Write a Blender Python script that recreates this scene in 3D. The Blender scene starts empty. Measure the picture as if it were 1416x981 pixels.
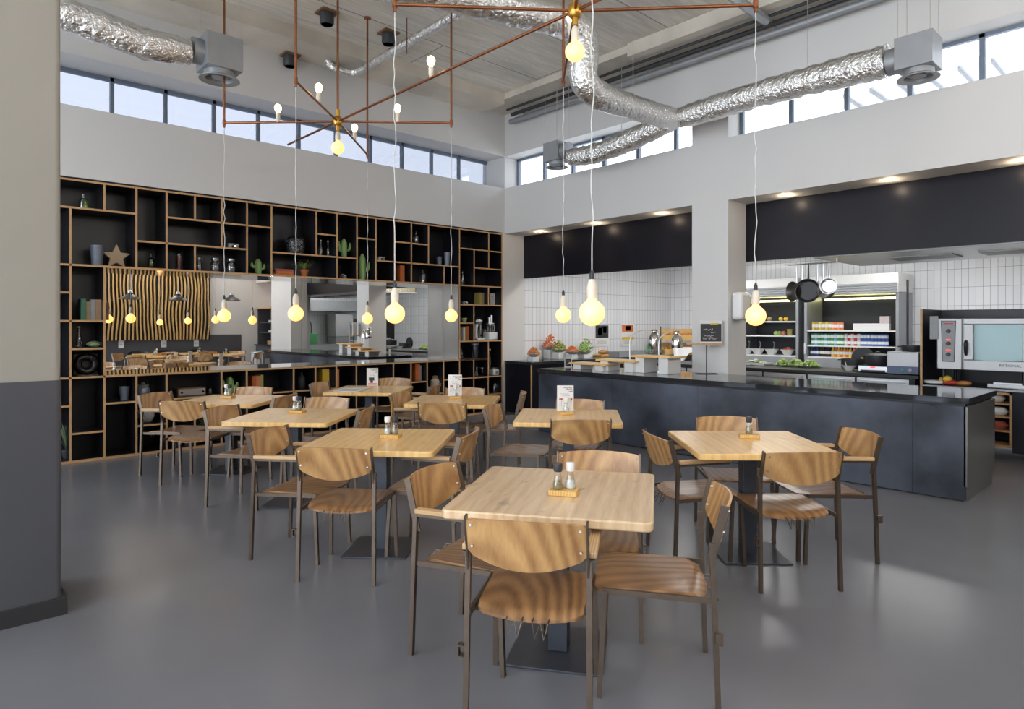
import bpy, math, random
from mathutils import Vector, Matrix
random.seed(7)
R = math.radians
# ------------------------------------------------------------------ camera, world, light, exposure
sc = bpy.context.scene
F, CX, HY, EYE = 902.0, 708.0, 450.0, 1.53          # focal length (px), principal x, horizon y, eye height (m)
AX, AY = 0.7331, 0.6801                              # camera heading: forward = (AY, AX) in room axes
cam = bpy.data.cameras.new('camera')
cam.sensor_width = 36; cam.lens = F/1416*36; cam.shift_y = -(490.5-HY)/1416
cam.clip_start = .05; cam.clip_end = 200
camo = bpy.data.objects.new('camera', cam); sc.collection.objects.link(camo)
camo.location = (0, 0, EYE); camo.rotation_euler = (R(90), 0, math.atan2(AX, AY)-R(90))
sc.camera = camo
SKY = 7.4
w = bpy.data.worlds.new('sky'); sc.world = w; w.use_nodes = True
bg = w.node_tree.nodes['Background']; bg.inputs[0].default_value = (.88, .93, 1, 1); bg.inputs[1].default_value = SKY
sc.view_settings.view_transform = 'Standard'; sc.view_settings.look = 'None'
sc.view_settings.gamma = 1; sc.view_settings.use_curve_mapping = False
sc.view_settings.exposure = 0.0
sc.cycles.max_bounces = 10; sc.cycles.diffuse_bounces = 5; sc.cycles.glossy_bounces = 5
sc.cycles.transparent_max_bounces = 12; sc.cycles.sample_clamp_indirect = 6
sc.cycles.caustics_reflective = False; sc.cycles.caustics_refractive = False
COL = sc.collection

def area(name, loc, rot, sx, sy, power, color=(1, 1, 1), portal=False):
    l = bpy.data.lights.new(name, 'AREA'); l.shape = 'RECTANGLE'; l.size = sx; l.size_y = sy
    l.energy = power; l.color = color
    if portal: l.cycles.is_portal = True
    o = bpy.data.objects.new(name, l); COL.objects.link(o); o.location = loc; o.rotation_euler = rot
    return o
# daylight enters through an assumed, unseen glazed facade behind the camera and the clerestory windows
area('assumed_facade_portal', (-3.05, 2.8, 2.4), (0, R(-90), 0), 5.0, 11.4, 1, portal=True)
area('clerestory_portal', (3.4, 9.3, 4.24), (R(-90), 0, 0), 8.8, .6, 1, portal=True)
area('kitchen_clerestory_portal', (8.35, 2.8, 4.25), (0, R(90), 0), .6, 11.4, 1, portal=True)

sl = bpy.data.lights.new('sun', 'SUN'); sl.energy = 14; sl.angle = R(2); sl.color = (1, .95, .87)
so = bpy.data.objects.new('sun', sl); COL.objects.link(so); so.rotation_euler = (0, R(-30), 0)   # high sun from behind the facade: lights the kitchen roof outside
# ------------------------------------------------------------------ rays through picture points onto room planes (metres)
def _ray(px, py):
    r = (px-CX)/F
    return AX*r+AY, -AY*r+AX, -(py-HY)/F
def at_z(px, py, z):
    a, b, c = _ray(px, py); t = (z-EYE)/c; return t*a, t*b
def at_x(px, py, x):
    a, b, c = _ray(px, py); t = x/a; return t*b, EYE+t*c
def at_y(px, py, y):
    a, b, c = _ray(px, py); t = y/b; return t*a, EYE+t*c
def depth(x, y): return AY*x+AX*y

# ------------------------------------------------------------------ mesh builder
class MB:
    def __init__(s): s.v = []; s.f = []; s.m = []; s.k = 0
    def add(s, vs, fs):
        n = len(s.v); s.v += [tuple(p) for p in vs]
        for f in fs: s.f.append(tuple(i+n for i in f)); s.m.append(s.k)
        return s
    def box(s, x0, y0, z0, x1, y1, z1):
        return s.add([(x, y, z) for z in (z0, z1) for y in (y0, y1) for x in (x0, x1)],
                     [(0, 2, 3, 1), (4, 5, 7, 6), (0, 1, 5, 4), (2, 6, 7, 3), (0, 4, 6, 2), (1, 3, 7, 5)])
    def cb(s, c, d, rz=0, M=None):
        M = M or Matrix.Rotation(rz, 3, 'Z'); c = Vector(c)
        vs = [c+M@Vector((x*d[0]/2, y*d[1]/2, z*d[2]/2)) for z in (-1, 1) for y in (-1, 1) for x in (-1, 1)]
        return s.add(vs, [(0, 2, 3, 1), (4, 5, 7, 6), (0, 1, 5, 4), (2, 6, 7, 3), (0, 4, 6, 2), (1, 3, 7, 5)])
    def bar(s, p, q, a, b, up=(0, 0, 1)):
        p, q = Vector(p), Vector(q); d = (q-p).normalized(); u = Vector(up)
        if abs(d.dot(u)) > .95: u = Vector((0, 1, 0))
        x = d.cross(u).normalized(); y = x.cross(d)
        vs = [e+x*i*a/2+y*j*b/2 for e in (p, q) for j in (-1, 1) for i in (-1, 1)]
        return s.add(vs, [(0, 2, 3, 1), (4, 5, 7, 6), (0, 1, 5, 4), (2, 6, 7, 3), (0, 4, 6, 2), (1, 3, 7, 5)])
    def tube(s, pts, r, n=8, cap=True):
        pts = [Vector(p) for p in pts]; N = len(pts); rr = r if isinstance(r, (list, tuple)) else [r]*N
        vs = []; u = None
        for i, p in enumerate(pts):
            d = (pts[min(i+1, N-1)]-pts[max(i-1, 0)]).normalized()
            if u is None: u = d.orthogonal().normalized()
            else:
                u = u-d*u.dot(d); u = u.normalized() if u.length > 1e-6 else d.orthogonal().normalized()
            v = d.cross(u)
            vs += [p+(u*math.cos(2*math.pi*k/n)+v*math.sin(2*math.pi*k/n))*rr[i] for k in range(n)]
        fs = [(i*n+k, i*n+(k+1) % n, (i+1)*n+(k+1) % n, (i+1)*n+k) for i in range(N-1) for k in range(n)]
        if cap: fs += [tuple(range(n))[::-1], tuple((N-1)*n+k for k in range(n))]
        return s.add(vs, fs)
    def lathe(s, prof, c=(0, 0, 0), n=20, sx=1, sy=1):
        vs = [(c[0]+r*sx*math.cos(2*math.pi*k/n), c[1]+r*sy*math.sin(2*math.pi*k/n), c[2]+z) for r, z in prof for k in range(n)]
        N = len(prof)
        fs = [(i*n+k, i*n+(k+1) % n, (i+1)*n+(k+1) % n, (i+1)*n+k) for i in range(N-1) for k in range(n)]
        if prof[0][0] > 1e-5: fs.append(tuple(range(n))[::-1])
        if prof[-1][0] > 1e-5: fs.append(tuple((N-1)*n+k for k in range(n)))
        return s.add(vs, fs)
    def ball(s, c, r, sc=(1, 1, 1), n=14, m=9):
        prof = [(max(1e-6, math.sin(math.pi*i/m)), -math.cos(math.pi*i/m)) for i in range(m+1)]
        vs = [(c[0]+r*sc[0]*a*math.cos(2*math.pi*k/n), c[1]+r*sc[1]*a*math.sin(2*math.pi*k/n), c[2]+r*sc[2]*b) for a, b in prof for k in range(n)]
        return s.add(vs, [(i*n+k, i*n+(k+1) % n, (i+1)*n+(k+1) % n, (i+1)*n+k) for i in range(m) for k in range(n)])
    def prism(s, poly, a, b, axis='Z'):
        def q(p, h): return {'Z': (p[0], p[1], h), 'Y': (p[0], h, p[1]), 'X': (h, p[0], p[1])}[axis]
        n = len(poly); vs = [q(p, a) for p in poly]+[q(p, b) for p in poly]
        return s.add(vs, [tuple(range(n))[::-1], tuple(range(n, 2*n))]+[(i, (i+1) % n, n+(i+1) % n, n+i) for i in range(n)])
    def grid(s, fn, nu, nv, thick=0, nrm=None):
        """fn(u, v) -> point, u, v in 0..1; thick > 0 closes it into a solid offset along nrm(u, v)"""
        top = [Vector(fn(i/nu, j/nv)) for j in range(nv+1) for i in range(nu+1)]
        off = Vector(nrm or (0, 0, -1))*thick
        W = nu+1; n = len(top)
        fs = [(j*W+i, j*W+i+1, (j+1)*W+i+1, (j+1)*W+i) for j in range(nv) for i in range(nu)]
        if not thick: return s.add(top, fs)
        vs = top+[p+off for p in top]
        fs += [tuple(n+k for k in f[::-1]) for f in fs]
        ring = [i for i in range(nu)]+[j*W+nu for j in range(nv)]+[nv*W+i for i in range(nu, 0, -1)]+[j*W for j in range(nv, 0, -1)]
        fs += [(ring[k], n+ring[k], n+ring[(k+1) % len(ring)], ring[(k+1) % len(ring)]) for k in range(len(ring))]
        return s.add(vs, fs)
    def build(s, name, mats, parent=None, loc=(0, 0, 0), rz=0, bevel=0, smooth=True, seg=2):
        me = bpy.data.meshes.new(name); me.from_pydata(s.v, [], s.f)
        mats = mats if isinstance(mats, (list, tuple)) else [mats]
        for m in mats: me.materials.append(m)
        me.polygons.foreach_set('material_index', s.m)
        import bmesh
        bm = bmesh.new(); bm.from_mesh(me); bmesh.ops.recalc_face_normals(bm, faces=bm.faces); bm.to_mesh(me); bm.free()
        if smooth:
            me.shade_smooth(); me.set_sharp_from_angle(angle=R(38))
        o = bpy.data.objects.new(name, me); COL.objects.link(o); o.location = loc; o.rotation_euler = (0, 0, rz)
        if parent: o.parent = parent
        if bevel:
            b = o.modifiers.new('bevel', 'BEVEL'); b.width = bevel; b.segments = seg; b.limit_method = 'ANGLE'; b.angle_limit = R(40)
        return o

def tag(o, label, cat, group=None, kind=None):
    if label: o['label'] = label
    if cat: o['category'] = cat
    if group: o['group'] = group
    if kind: o['kind'] = kind
    return o
def thing(name, loc, label, cat, group=None, rz=0):
    o = bpy.data.objects.new(name, None); o.empty_display_size = .05; COL.objects.link(o)
    o.location = loc; o.rotation_euler = (0, 0, rz); return tag(o, label, cat, group)
def struct(name, mb, m, **k):
    o = mb.build(name, m, **k); o['kind'] = 'structure'; return o
def one(name, mb, m, label, cat, group=None, **k): return tag(mb.build(name, m, **k), label, cat, group)
def copy_tree(o, loc=None, rz=None, label=None, group=None, parent=None, scale=None):
    c = o.copy(); COL.objects.link(c)
    if parent: c.parent = parent
    for ch in KIDS.get(o.name, []): copy_tree(ch, parent=c)
    if loc is not None: c.location = loc
    if rz is not None: c.rotation_euler = (0, 0, rz)
    if label: c['label'] = label
    if group: c['group'] = group
    if scale: c.scale = scale
    return c
KIDS = {}
def remember(o):
    KIDS[o.name] = list(o.children)
    for c in o.children: remember(c)
class Proto:
    """first use hands out the original, later uses copies"""
    def __init__(s, o): s.o = o; s.used = False; remember(o)
    def put(s, loc, rz=0, label=None, group=None, scale=None):
        if not s.used:
            s.used = True; o = s.o; o.location = loc; o.rotation_euler = (0, 0, rz)
            if label: o['label'] = label
            if group: o['group'] = group
            if scale: o.scale = scale
            return o
        return copy_tree(s.o, loc, rz, label, group, scale=scale or (1, 1, 1))

# ------------------------------------------------------------------ materials
def _new(name):
    m = bpy.data.materials.new(name); m.use_nodes = True; nt = m.node_tree
    return m, nt, nt.nodes['Principled BSDF']
def c4(c): return (c[0], c[1], c[2], 1)
def srgb(r, g, b):
    f = lambda v: v/12.92 if v <= .04045 else ((v+.055)/1.055)**2.4
    return (f(r/255), f(g/255), f(b/255))
def coords(nt, scale=(1, 1, 1), rnd=False, rk=37.):
    n = nt.nodes
    tc = n.new('ShaderNodeTexCoord'); mp = n.new('ShaderNodeMapping'); mp.inputs['Scale'].default_value = scale
    nt.links.new(tc.outputs['Object'], mp.inputs[0])
    if rnd:
        oi = n.new('ShaderNodeObjectInfo'); mu = n.new('ShaderNodeMath'); mu.operation = 'MULTIPLY'; mu.inputs[1].default_value = rk
        cx = n.new('ShaderNodeCombineXYZ'); nt.links.new(oi.outputs['Random'], mu.inputs[0])
        for i in range(3): nt.links.new(mu.outputs[0], cx.inputs[i])
        nt.links.new(cx.outputs[0], mp.inputs['Location'])
    return mp.outputs[0]
def pm(name, col, rough=.5, metal=0, var=0, vs=4, bump=0, bs=40, vscale=(1, 1, 1), rvar=0, emit=None, es=1, coat=0, bdist=.01, spec=.5, detail=4):
    m, nt, b = _new(name); L = nt.links.new
    b.inputs['Base Color'].default_value = c4(col); b.inputs['Roughness'].default_value = rough
    b.inputs['Metallic'].default_value = metal; b.inputs['Specular IOR Level'].default_value = spec
    if coat: b.inputs['Coat Weight'].default_value = coat; b.inputs['Coat Roughness'].default_value = .1
    if var or rvar:
        co = coords(nt, vscale); nz = nt.nodes.new('ShaderNodeTexNoise'); nz.inputs['Scale'].default_value = vs
        nz.inputs['Detail'].default_value = detail; L(co, nz.inputs['Vector'])
        if var:
            rp = nt.nodes.new('ShaderNodeMapRange'); rp.inputs[1].default_value = .15; rp.inputs[2].default_value = .85
            rp.inputs[3].default_value = 1-var; rp.inputs[4].default_value = 1+var; L(nz.outputs['Fac'], rp.inputs[0])
            mx = nt.nodes.new('ShaderNodeVectorMath'); mx.operation = 'SCALE'; mx.inputs[0].default_value = col
            L(rp.outputs[0], mx.inputs['Scale']); L(mx.outputs[0], b.inputs['Base Color'])
        if rvar:
            rq = nt.nodes.new('ShaderNodeMapRange'); rq.inputs[1].default_value = .15; rq.inputs[2].default_value = .85
            rq.inputs[3].default_value = max(0, rough-rvar); rq.inputs[4].default_value = rough+rvar
            L(nz.outputs['Fac'], rq.inputs[0]); L(rq.outputs[0], b.inputs['Roughness'])
    if bump:
        co = coords(nt); nz = nt.nodes.new('ShaderNodeTexNoise'); nz.inputs['Scale'].default_value = bs; nz.inputs['Detail'].default_value = 5
        L(co, nz.inputs['Vector']); bp = nt.nodes.new('ShaderNodeBump'); bp.inputs['Strength'].default_value = bump
        bp.inputs['Distance'].default_value = bdist; L(nz.outputs['Fac'], bp.inputs['Height']); L(bp.outputs[0], b.inputs['Normal'])
    if emit:
        b.inputs['Emission Color'].default_value = c4(emit); b.inputs['Emission Strength'].default_value = es
    return m
def wood(name, c0, c1, rough=.35, scale=(1, 1, 1), wave=6, dist=6, knots=0, coat=0, fine=.35, bump=.03, rings=None, stripe=30, bd='X'):
    """plywood and plank faces: soft bands or arched growth rings plus fine fibre streaks; scale stretches along the grain"""
    m, nt, b = _new(name); L = nt.links.new; N = nt.nodes.new
    co = coords(nt, scale, rnd=True, rk=(1.3 if rings else 37.))
    wv = N('ShaderNodeTexWave'); wv.wave_type = 'RINGS' if rings else 'BANDS'
    if rings: wv.rings_direction = rings
    else: wv.bands_direction = bd
    wv.inputs['Scale'].default_value = wave; wv.inputs['Distortion'].default_value = dist; wv.inputs['Detail'].default_value = 2; wv.inputs['Detail Scale'].default_value = .7
    L(co, wv.inputs['Vector'])
    nz = N('ShaderNodeTexNoise'); nz.inputs['Scale'].default_value = stripe; nz.inputs['Detail'].default_value = 3; L(co, nz.inputs['Vector'])
    big = N('ShaderNodeTexNoise'); big.inputs['Scale'].default_value = 1.5; L(co, big.inputs['Vector'])
    m1 = N('ShaderNodeMix'); m1.inputs[0].default_value = fine; L(wv.outputs['Fac'], m1.inputs[2]); L(nz.outputs['Fac'], m1.inputs[3])
    m2 = N('ShaderNodeMix'); m2.inputs[0].default_value = .45; L(m1.outputs[0], m2.inputs[2]); L(big.outputs['Fac'], m2.inputs[3])
    rp = N('ShaderNodeValToRGB'); e = rp.color_ramp.elements; e[0].position = .2; e[1].position = .75
    e[0].color = c4(c0); e[1].color = c4(c1); L(m2.outputs[0], rp.inputs[0]); out = rp.outputs[0]
    if knots:
        kn = N('ShaderNodeTexNoise'); kn.inputs['Scale'].default_value = 6; kn.inputs['Detail'].default_value = 3
        L(coords(nt, (1, 1.8, 1), rnd=True), kn.inputs['Vector'])
        kr = N('ShaderNodeMapRange'); kr.inputs[1].default_value = .62; kr.inputs[2].default_value = .78; kr.inputs[4].default_value = knots
        L(kn.outputs['Fac'], kr.inputs[0])
        mk = N('ShaderNodeMix'); mk.data_type = 'RGBA'; L(kr.outputs[0], mk.inputs[0]); L(out, mk.inputs[6]); mk.inputs[7].default_value = c4([v*.25 for v in c0]); out = mk.outputs[2]
    L(out, b.inputs['Base Color']); b.inputs['Roughness'].default_value = rough
    if coat: b.inputs['Coat Weight'].default_value = coat; b.inputs['Coat Roughness'].default_value = .25
    bp = N('ShaderNodeBump'); bp.inputs['Strength'].default_value = bump; bp.inputs['Distance'].default_value = .005
    L(m1.outputs[0], bp.inputs['Height']); L(bp.outputs[0], b.inputs['Normal'])
    return m
def tilemat(name, axis):
    m, nt, b = _new(name); L = nt.links.new; N = nt.nodes.new
    tc = N('ShaderNodeTexCoord'); sp = N('ShaderNodeSeparateXYZ'); L(tc.outputs['Object'], sp.inputs[0])
    cb = N('ShaderNodeCombineXYZ'); L(sp.outputs[axis], cb.inputs[0]); L(sp.outputs[2], cb.inputs[1])
    br = N('ShaderNodeTexBrick'); br.offset = 0; br.inputs['Scale'].default_value = 1; br.inputs['Brick Width'].default_value = .1
    br.inputs['Row Height'].default_value = .31; br.inputs['Mortar Size'].default_value = .003; br.inputs['Mortar Smooth'].default_value = .2
    br.inputs['Color1'].default_value = (.86, .87, .88, 1); br.inputs['Color2'].default_value = (.80, .81, .83, 1); br.inputs['Mortar'].default_value = (.30, .31, .33, 1)
    L(cb.outputs[0], br.inputs['Vector']); L(br.outputs['Color'], b.inputs['Base Color'])
    b.inputs['Roughness'].default_value = .16
    bp = N('ShaderNodeBump'); bp.invert = True; bp.inputs['Strength'].default_value = .4; bp.inputs['Distance'].default_value = .004
    L(br.outputs['Fac'], bp.inputs['Height']); L(bp.outputs[0], b.inputs['Normal'])
    return m
def glassmat(name, tint, gloss=.08, rough=.02):
    m = bpy.data.materials.new(name); m.use_nodes = True; nt = m.node_tree; N = nt.nodes.new; L = nt.links.new
    nt.nodes.remove(nt.nodes['Principled BSDF']); out = nt.nodes['Material Output']
    t = N('ShaderNodeBsdfTransparent'); t.inputs[0].default_value = c4(tint)
    g = N('ShaderNodeBsdfGlossy'); g.inputs[0].default_value = (.9, .9, .9, 1); g.inputs['Roughness'].default_value = rough
    fr = N('ShaderNodeLayerWeight'); fr.inputs[0].default_value = .25; mr = N('ShaderNodeMapRange'); mr.inputs[3].default_value = gloss; mr.inputs[4].default_value = .9
    L(fr.outputs['Facing'], mr.inputs[0]); mx = N('ShaderNodeMixShader'); L(mr.outputs[0], mx.inputs[0]); L(t.outputs[0], mx.inputs[1]); L(g.outputs[0], mx.inputs[2])
    L(mx.outputs[0], out.inputs[0]); return m

M = {}
M['pillar'] = pm('pillar_paint', srgb(158, 152, 141), .7, var=.02, vs=1.5, bump=.03, bs=120)  # grey-beige paint, its colour also darkened for the weaker light on the pillar
M['wall'] = pm('wall_paint', srgb(214, 213, 211), .7, var=.02, vs=1.5, bump=.03, bs=120)
M['wallgrey'] = pm('dark_wall_paint', srgb(80, 80, 84), .35, var=.04, vs=2, bump=.03, bs=100)
M['skirt'] = pm('skirting_paint', srgb(52, 52, 54), .3)
def concrete(name, col):
    m, nt, b = _new(name); N = nt.nodes.new; L = nt.links.new; b.inputs['Roughness'].default_value = .8
    a = N('ShaderNodeTexNoise'); a.inputs['Scale'].default_value = 1.1; a.inputs['Detail'].default_value = 9; L(coords(nt, (.35, 2.2, 1)), a.inputs['Vector'])
    g = N('ShaderNodeTexNoise'); g.inputs['Scale'].default_value = 9; g.inputs['Detail'].default_value = 8; L(coords(nt, (.25, 3, 1)), g.inputs['Vector'])
    mx = N('ShaderNodeMix'); mx.inputs[0].default_value = .45; L(a.outputs['Fac'], mx.inputs[2]); L(g.outputs['Fac'], mx.inputs[3])
    mr = N('ShaderNodeMapRange'); mr.inputs[1].default_value = .25; mr.inputs[2].default_value = .75; mr.inputs[3].default_value = .62; mr.inputs[4].default_value = 1.25; L(mx.outputs[0], mr.inputs[0])
    br = N('ShaderNodeTexBrick'); br.inputs['Scale'].default_value = 1; br.inputs['Brick Width'].default_value = 3.6; br.inputs['Row Height'].default_value = 1.2; br.inputs['Mortar Size'].default_value = .008
    br.inputs['Color1'].default_value = c4(col); br.inputs['Color2'].default_value = c4([v*.9 for v in col]); br.inputs['Mortar'].default_value = c4([v*.35 for v in col]); L(coords(nt), br.inputs['Vector'])
    vm = N('ShaderNodeVectorMath'); vm.operation = 'SCALE'; L(br.outputs['Color'], vm.inputs[0]); L(mr.outputs[0], vm.inputs['Scale']); L(vm.outputs[0], b.inputs['Base Color'])
    bp = N('ShaderNodeBump'); bp.inputs['Strength'].default_value = .5; bp.inputs['Distance'].default_value = .01; L(mx.outputs[0], bp.inputs['Height']); L(bp.outputs[0], b.inputs['Normal'])
    return m
M['conc'] = concrete('ceiling_concrete', srgb(238, 233, 222))
M['conc2'] = pm('beam_concrete', srgb(214, 207, 194), .8, var=.3, vs=1.5, bump=.3, bs=14, detail=8)
M['floor'] = pm('floor_resin', srgb(116, 117, 122), .26, var=.14, vs=.8, spec=.6, detail=3)
M['ply'] = wood('shelf_plywood_edge', srgb(172, 128, 84), srgb(205, 165, 118), .5, (8, 8, 8), 4, 2)
M['lam'] = pm('black_laminate', srgb(25, 25, 31), .32, spec=.4)
M['lamsteel'] = pm('fascia_black', srgb(20, 19, 26), .38, spec=.22)
M['mirror'] = pm('mirror_glass', (.93, .94, .94), .0, 1)
M['hoodm'] = pm('hood_metal', (.62, .56, .38), .22, 1)
M['polish'] = pm('polished_steel', (.80, .79, .76), .06, 1, bump=.04, bs=6)
M['brush'] = pm('brushed_steel', (.20, .19, .175), .38, 1, var=.1, vs=3, bump=.03, bs=90)
M['oven'] = pm('brushed_oven_steel', (.50, .50, .50), .5, .75, var=.05)
M['steel'] = pm('stainless_steel', (.66, .66, .66), .3, 1, var=.05, bump=.02, bs=50)
M['blacksteel'] = pm('raw_black_steel', srgb(74, 79, 90), .36, .2, var=1.1, vs=1.7, rvar=.14, detail=7)
M['blacktop'] = pm('black_worktop', srgb(80, 84, 90), .07, .7, var=.15, vs=3, bump=.01, bs=8)
M['endsteel'] = pm('end_panel_steel', srgb(140, 138, 134), .3, .8, var=.12, vs=1.4, rvar=.05)
M['bronze'] = pm('chair_steel', srgb(108, 94, 82), .36, .75, var=.15, vs=20)
M['tsteel'] = pm('table_base_steel', srgb(74, 77, 84), .38, .5, var=.2, vs=8)
M['back'] = wood('chair_plywood', srgb(142, 98, 58), srgb(206, 162, 106), .32, (5, 5, 1.1), 1.5, 5, coat=.12, rings='Y', stripe=16, fine=.5)
M['seat'] = wood('seat_plywood', srgb(104, 72, 46), srgb(176, 132, 88), .3, (5, 1.3, 1), 1.5, 5, coat=.6, rings='Z', stripe=16, fine=.5)
M['arm'] = wood('armrest_wood', srgb(176, 136, 90), srgb(214, 180, 135), .35, (10, 1, 5), 3, 2)
M['top'] = wood('tabletop_wood', srgb(220, 166, 94), srgb(255, 214, 140), .30, (.8, 7, 1), .8, 4, bd='Y', knots=.5, coat=.5, stripe=9, fine=.78)
M['topworn'] = wood('worn_tabletop_wood', srgb(186, 146, 100), srgb(236, 208, 168), .30, (.7, 7, 1), .8, 6, bd='Y', knots=.8, coat=.6, stripe=9, fine=.78)
M['block'] = wood('block_wood', srgb(196, 150, 80), srgb(228, 190, 120), .45, (8, 2, 4), 3, 2)
M['copper'] = pm('copper_pipe', srgb(150, 96, 66), .32, .9, var=.2, vs=12)
M['brass'] = pm('brass_hub', srgb(196, 150, 70), .3, .9)
M['foil'] = pm('foil_duct', (.90, .895, .88), .15, 1, bump=1.0, bs=26, bdist=.03)
M['galv'] = pm('galvanised_box', srgb(160, 163, 166), .45, .5, var=.08, vs=6)
M['white'] = pm('white_plastic', srgb(232, 232, 230), .35)
M['cream'] = pm('cream_porcelain', srgb(225, 215, 195), .3)
M['cord'] = pm('textile_cord', srgb(205, 205, 200), .8)
M['black'] = pm('black_plastic', srgb(30, 30, 33), .4)
M['iron'] = pm('cast_iron', srgb(42, 42, 45), .45)
M['bulb'] = pm('glowing_globe', (.8, .7, .4), .3, emit=(2.3, .86, .20), es=1)
M['bulb2'] = pm('small_glowing_bulb', (.8, .7, .5), .3, emit=(3.2, 2.1, .85), es=4)
M['down'] = pm('downlight_lens', (.9, .8, .6), .3, emit=(6, 4.2, 2.4), es=1)
M['tube'] = pm('ceiling_light_diffuser', (.9, .9, .9), .3, emit=(1, .98, .96), es=22)
M['glass'] = glassmat('clear_glass', (.93, .96, .95))
M['pane'] = glassmat('clerestory_pane', (.35, .36, .385), .02)
M['facade'] = glassmat('assumed_facade_pane', (.86, .87, .88), .03)
M['pane2'] = glassmat('kitchen_side_pane', (.80, .81, .83), .02)
M['ovenglass'] = glassmat('oven_door_glass', (.72, .82, .82), .03, .06)
M['jar'] = glassmat('grey_glass', (.72, .74, .76), .18, .05)
M['greenglass'] = glassmat('green_glass', (.45, .60, .22), .12, .05)
M['frame'] = pm('window_frame_paint', srgb(110, 122, 138), .5)
M['mug'] = pm('grey_enamel', srgb(140, 150, 165), .35, .3, var=.1, vs=20)
M['cactus'] = pm('cactus_ceramic', srgb(150, 190, 118), .35, bump=.1, bs=60)
M['terra'] = pm('terracotta', srgb(196, 110, 62), .7)
M['leaf'] = pm('leaf_green', srgb(128, 150, 70), .6)
M['leafdark'] = pm('leaf_dark', srgb(110, 128, 96), .6)
M['dots'] = None
for k, c in dict(orange=(214, 116, 58), olive=(168, 156, 84), yellow=(222, 184, 60), teal=(70, 130, 108), tan=(170, 138, 104), khaki=(150, 132, 96), brown=(120, 88, 62),
                 paper=(226, 222, 214), mint=(168, 205, 150), red=(190, 60, 50), blue=(60, 96, 160), cola=(52, 30, 28), green=(70, 150, 90), skyblue=(110, 170, 205),
                 greyc=(150, 152, 154), charcoal=(52, 54, 58), lime=(150, 180, 80), pinkish=(205, 190, 190), salmon=(226, 140, 90), lettuce=(165, 190, 110), navy=(40, 60, 110),
                 starwood=(170, 145, 115), redstone=(170, 88, 70), bread=(190, 130, 72)).items():
    M[k] = pm(k+'_paint', srgb(*c), .5, var=.08, vs=30)
M['slat'] = wood('slat_wood', srgb(176, 138, 84), srgb(212, 176, 120), .5, (4, 4, .5), 3, 2)
M['tileX'] = tilemat('white_tiles_side', 0); M['tileY'] = tilemat('white_tiles_back', 1)
M['darkgap'] = pm('dark_backing', srgb(34, 30, 26), .7)
def dotted():
    m, nt, b = _new('dotted_ceramic'); N = nt.nodes.new; L = nt.links.new
    vo = N('ShaderNodeTexVoronoi'); vo.inputs['Scale'].default_value = 95; L(coords(nt), vo.inputs['Vector'])
    rp = N('ShaderNodeValToRGB'); rp.color_ramp.interpolation = 'CONSTANT'; e = rp.color_ramp.elements
    e[0].color = (.6, .62, .62, 1); e[1].position = .27; e[1].color = (.015, .015, .02, 1)
    L(vo.outputs['Distance'], rp.inputs[0]); L(rp.outputs[0], b.inputs['Base Color']); b.inputs['Roughness'].default_value = .25; return m
M['dots'] = dotted()

# ------------------------------------------------------------------ room shell (x towards the kitchen wall, y towards the shelf wall)
YW, YM = 8.60, 9.05            # shelf front / mirror plane
XK, XF = 7.80, 8.27            # kitchen wall front / fascia plane
CZ, CL = 5.37, 5.19            # ceiling slab / lowered strips
ZS = 3.155                     # top of openings and of the shelf
X0, Y0, XB = -3.0, -3.0, 13.0
struct('floor', MB().box(X0-.2, Y0-.3, -.12, XB+.2, 9.3, 0), M['floor'])
struct('ceiling', MB().box(X0-.2, Y0-.2, CZ, 8.3, 9.3, CZ+.2), M['conc'])
WZ0, WZ1 = 3.965, 4.53
wl = MB().box(X0, YW, ZS+.02, XK, 9.2, WZ0).box(X0, YW, WZ1, XK+.5, 9.2, CZ).box(X0, 9.07, 0, XF+.1, 9.3, WZ0).box(XK-.0, YW, ZS+.02, XF, 9.2, WZ0)
struct('wall_left', wl, M['wall'])
# jamb between the shelf end and the kitchen opening
struct('wall_corner', MB().box(XK, YW, WZ0, XF-.05, 9.2, WZ1).box(7.745, YW, 0, XF, 9.07, ZS+.02), M['wall'])
wr = MB()
wr.box(XK, Y0-.2, ZS, XF, YW, WZ0).box(XK, Y0-.2, WZ1, XF, YW, CZ)
for a, b in ((4.29, 4.82), (-.65, .67)): wr.box(XK, a, 0, XF, b, ZS)
wr.box(XK, 4.29, WZ0, XF-.05, 4.82, WZ1).box(XK, Y0-.2, WZ0, XF, Y0+.6, WZ1)
struct('wall_kitchen', wr, M['wall'])
struct('wall_slats', MB().box(X0, Y0-.2, 1.24, XK, Y0, CZ), M['wall'])
struct('wall_slats_lower', MB().box(X0, Y0-.2, 0, XK, Y0+.01, 1.24), M['wallgrey'])
# glazed facade behind the camera: unseen, assumed so that daylight comes in
fw = MB().box(X0-.2, Y0, 0, X0, 9.2, .15).box(X0-.2, Y0, 5.1, X0, 9.2, CZ)
struct('wall_facade_assumed', fw, M['wall'])
ff = MB()
y = Y0+.03
while y < 9.2: ff.box(X0-.14, y-.03, .15, X0-.06, y+.03, 5.1); y += 1.52
ff.box(X0-.14, Y0, 2.3, X0-.06, 9.2, 2.36)
struct('window_3', ff, M['frame'])
struct('window_4', MB().box(X0-.11, Y0, .15, X0-.10, 9.2, 5.1), M['facade'])
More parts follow.
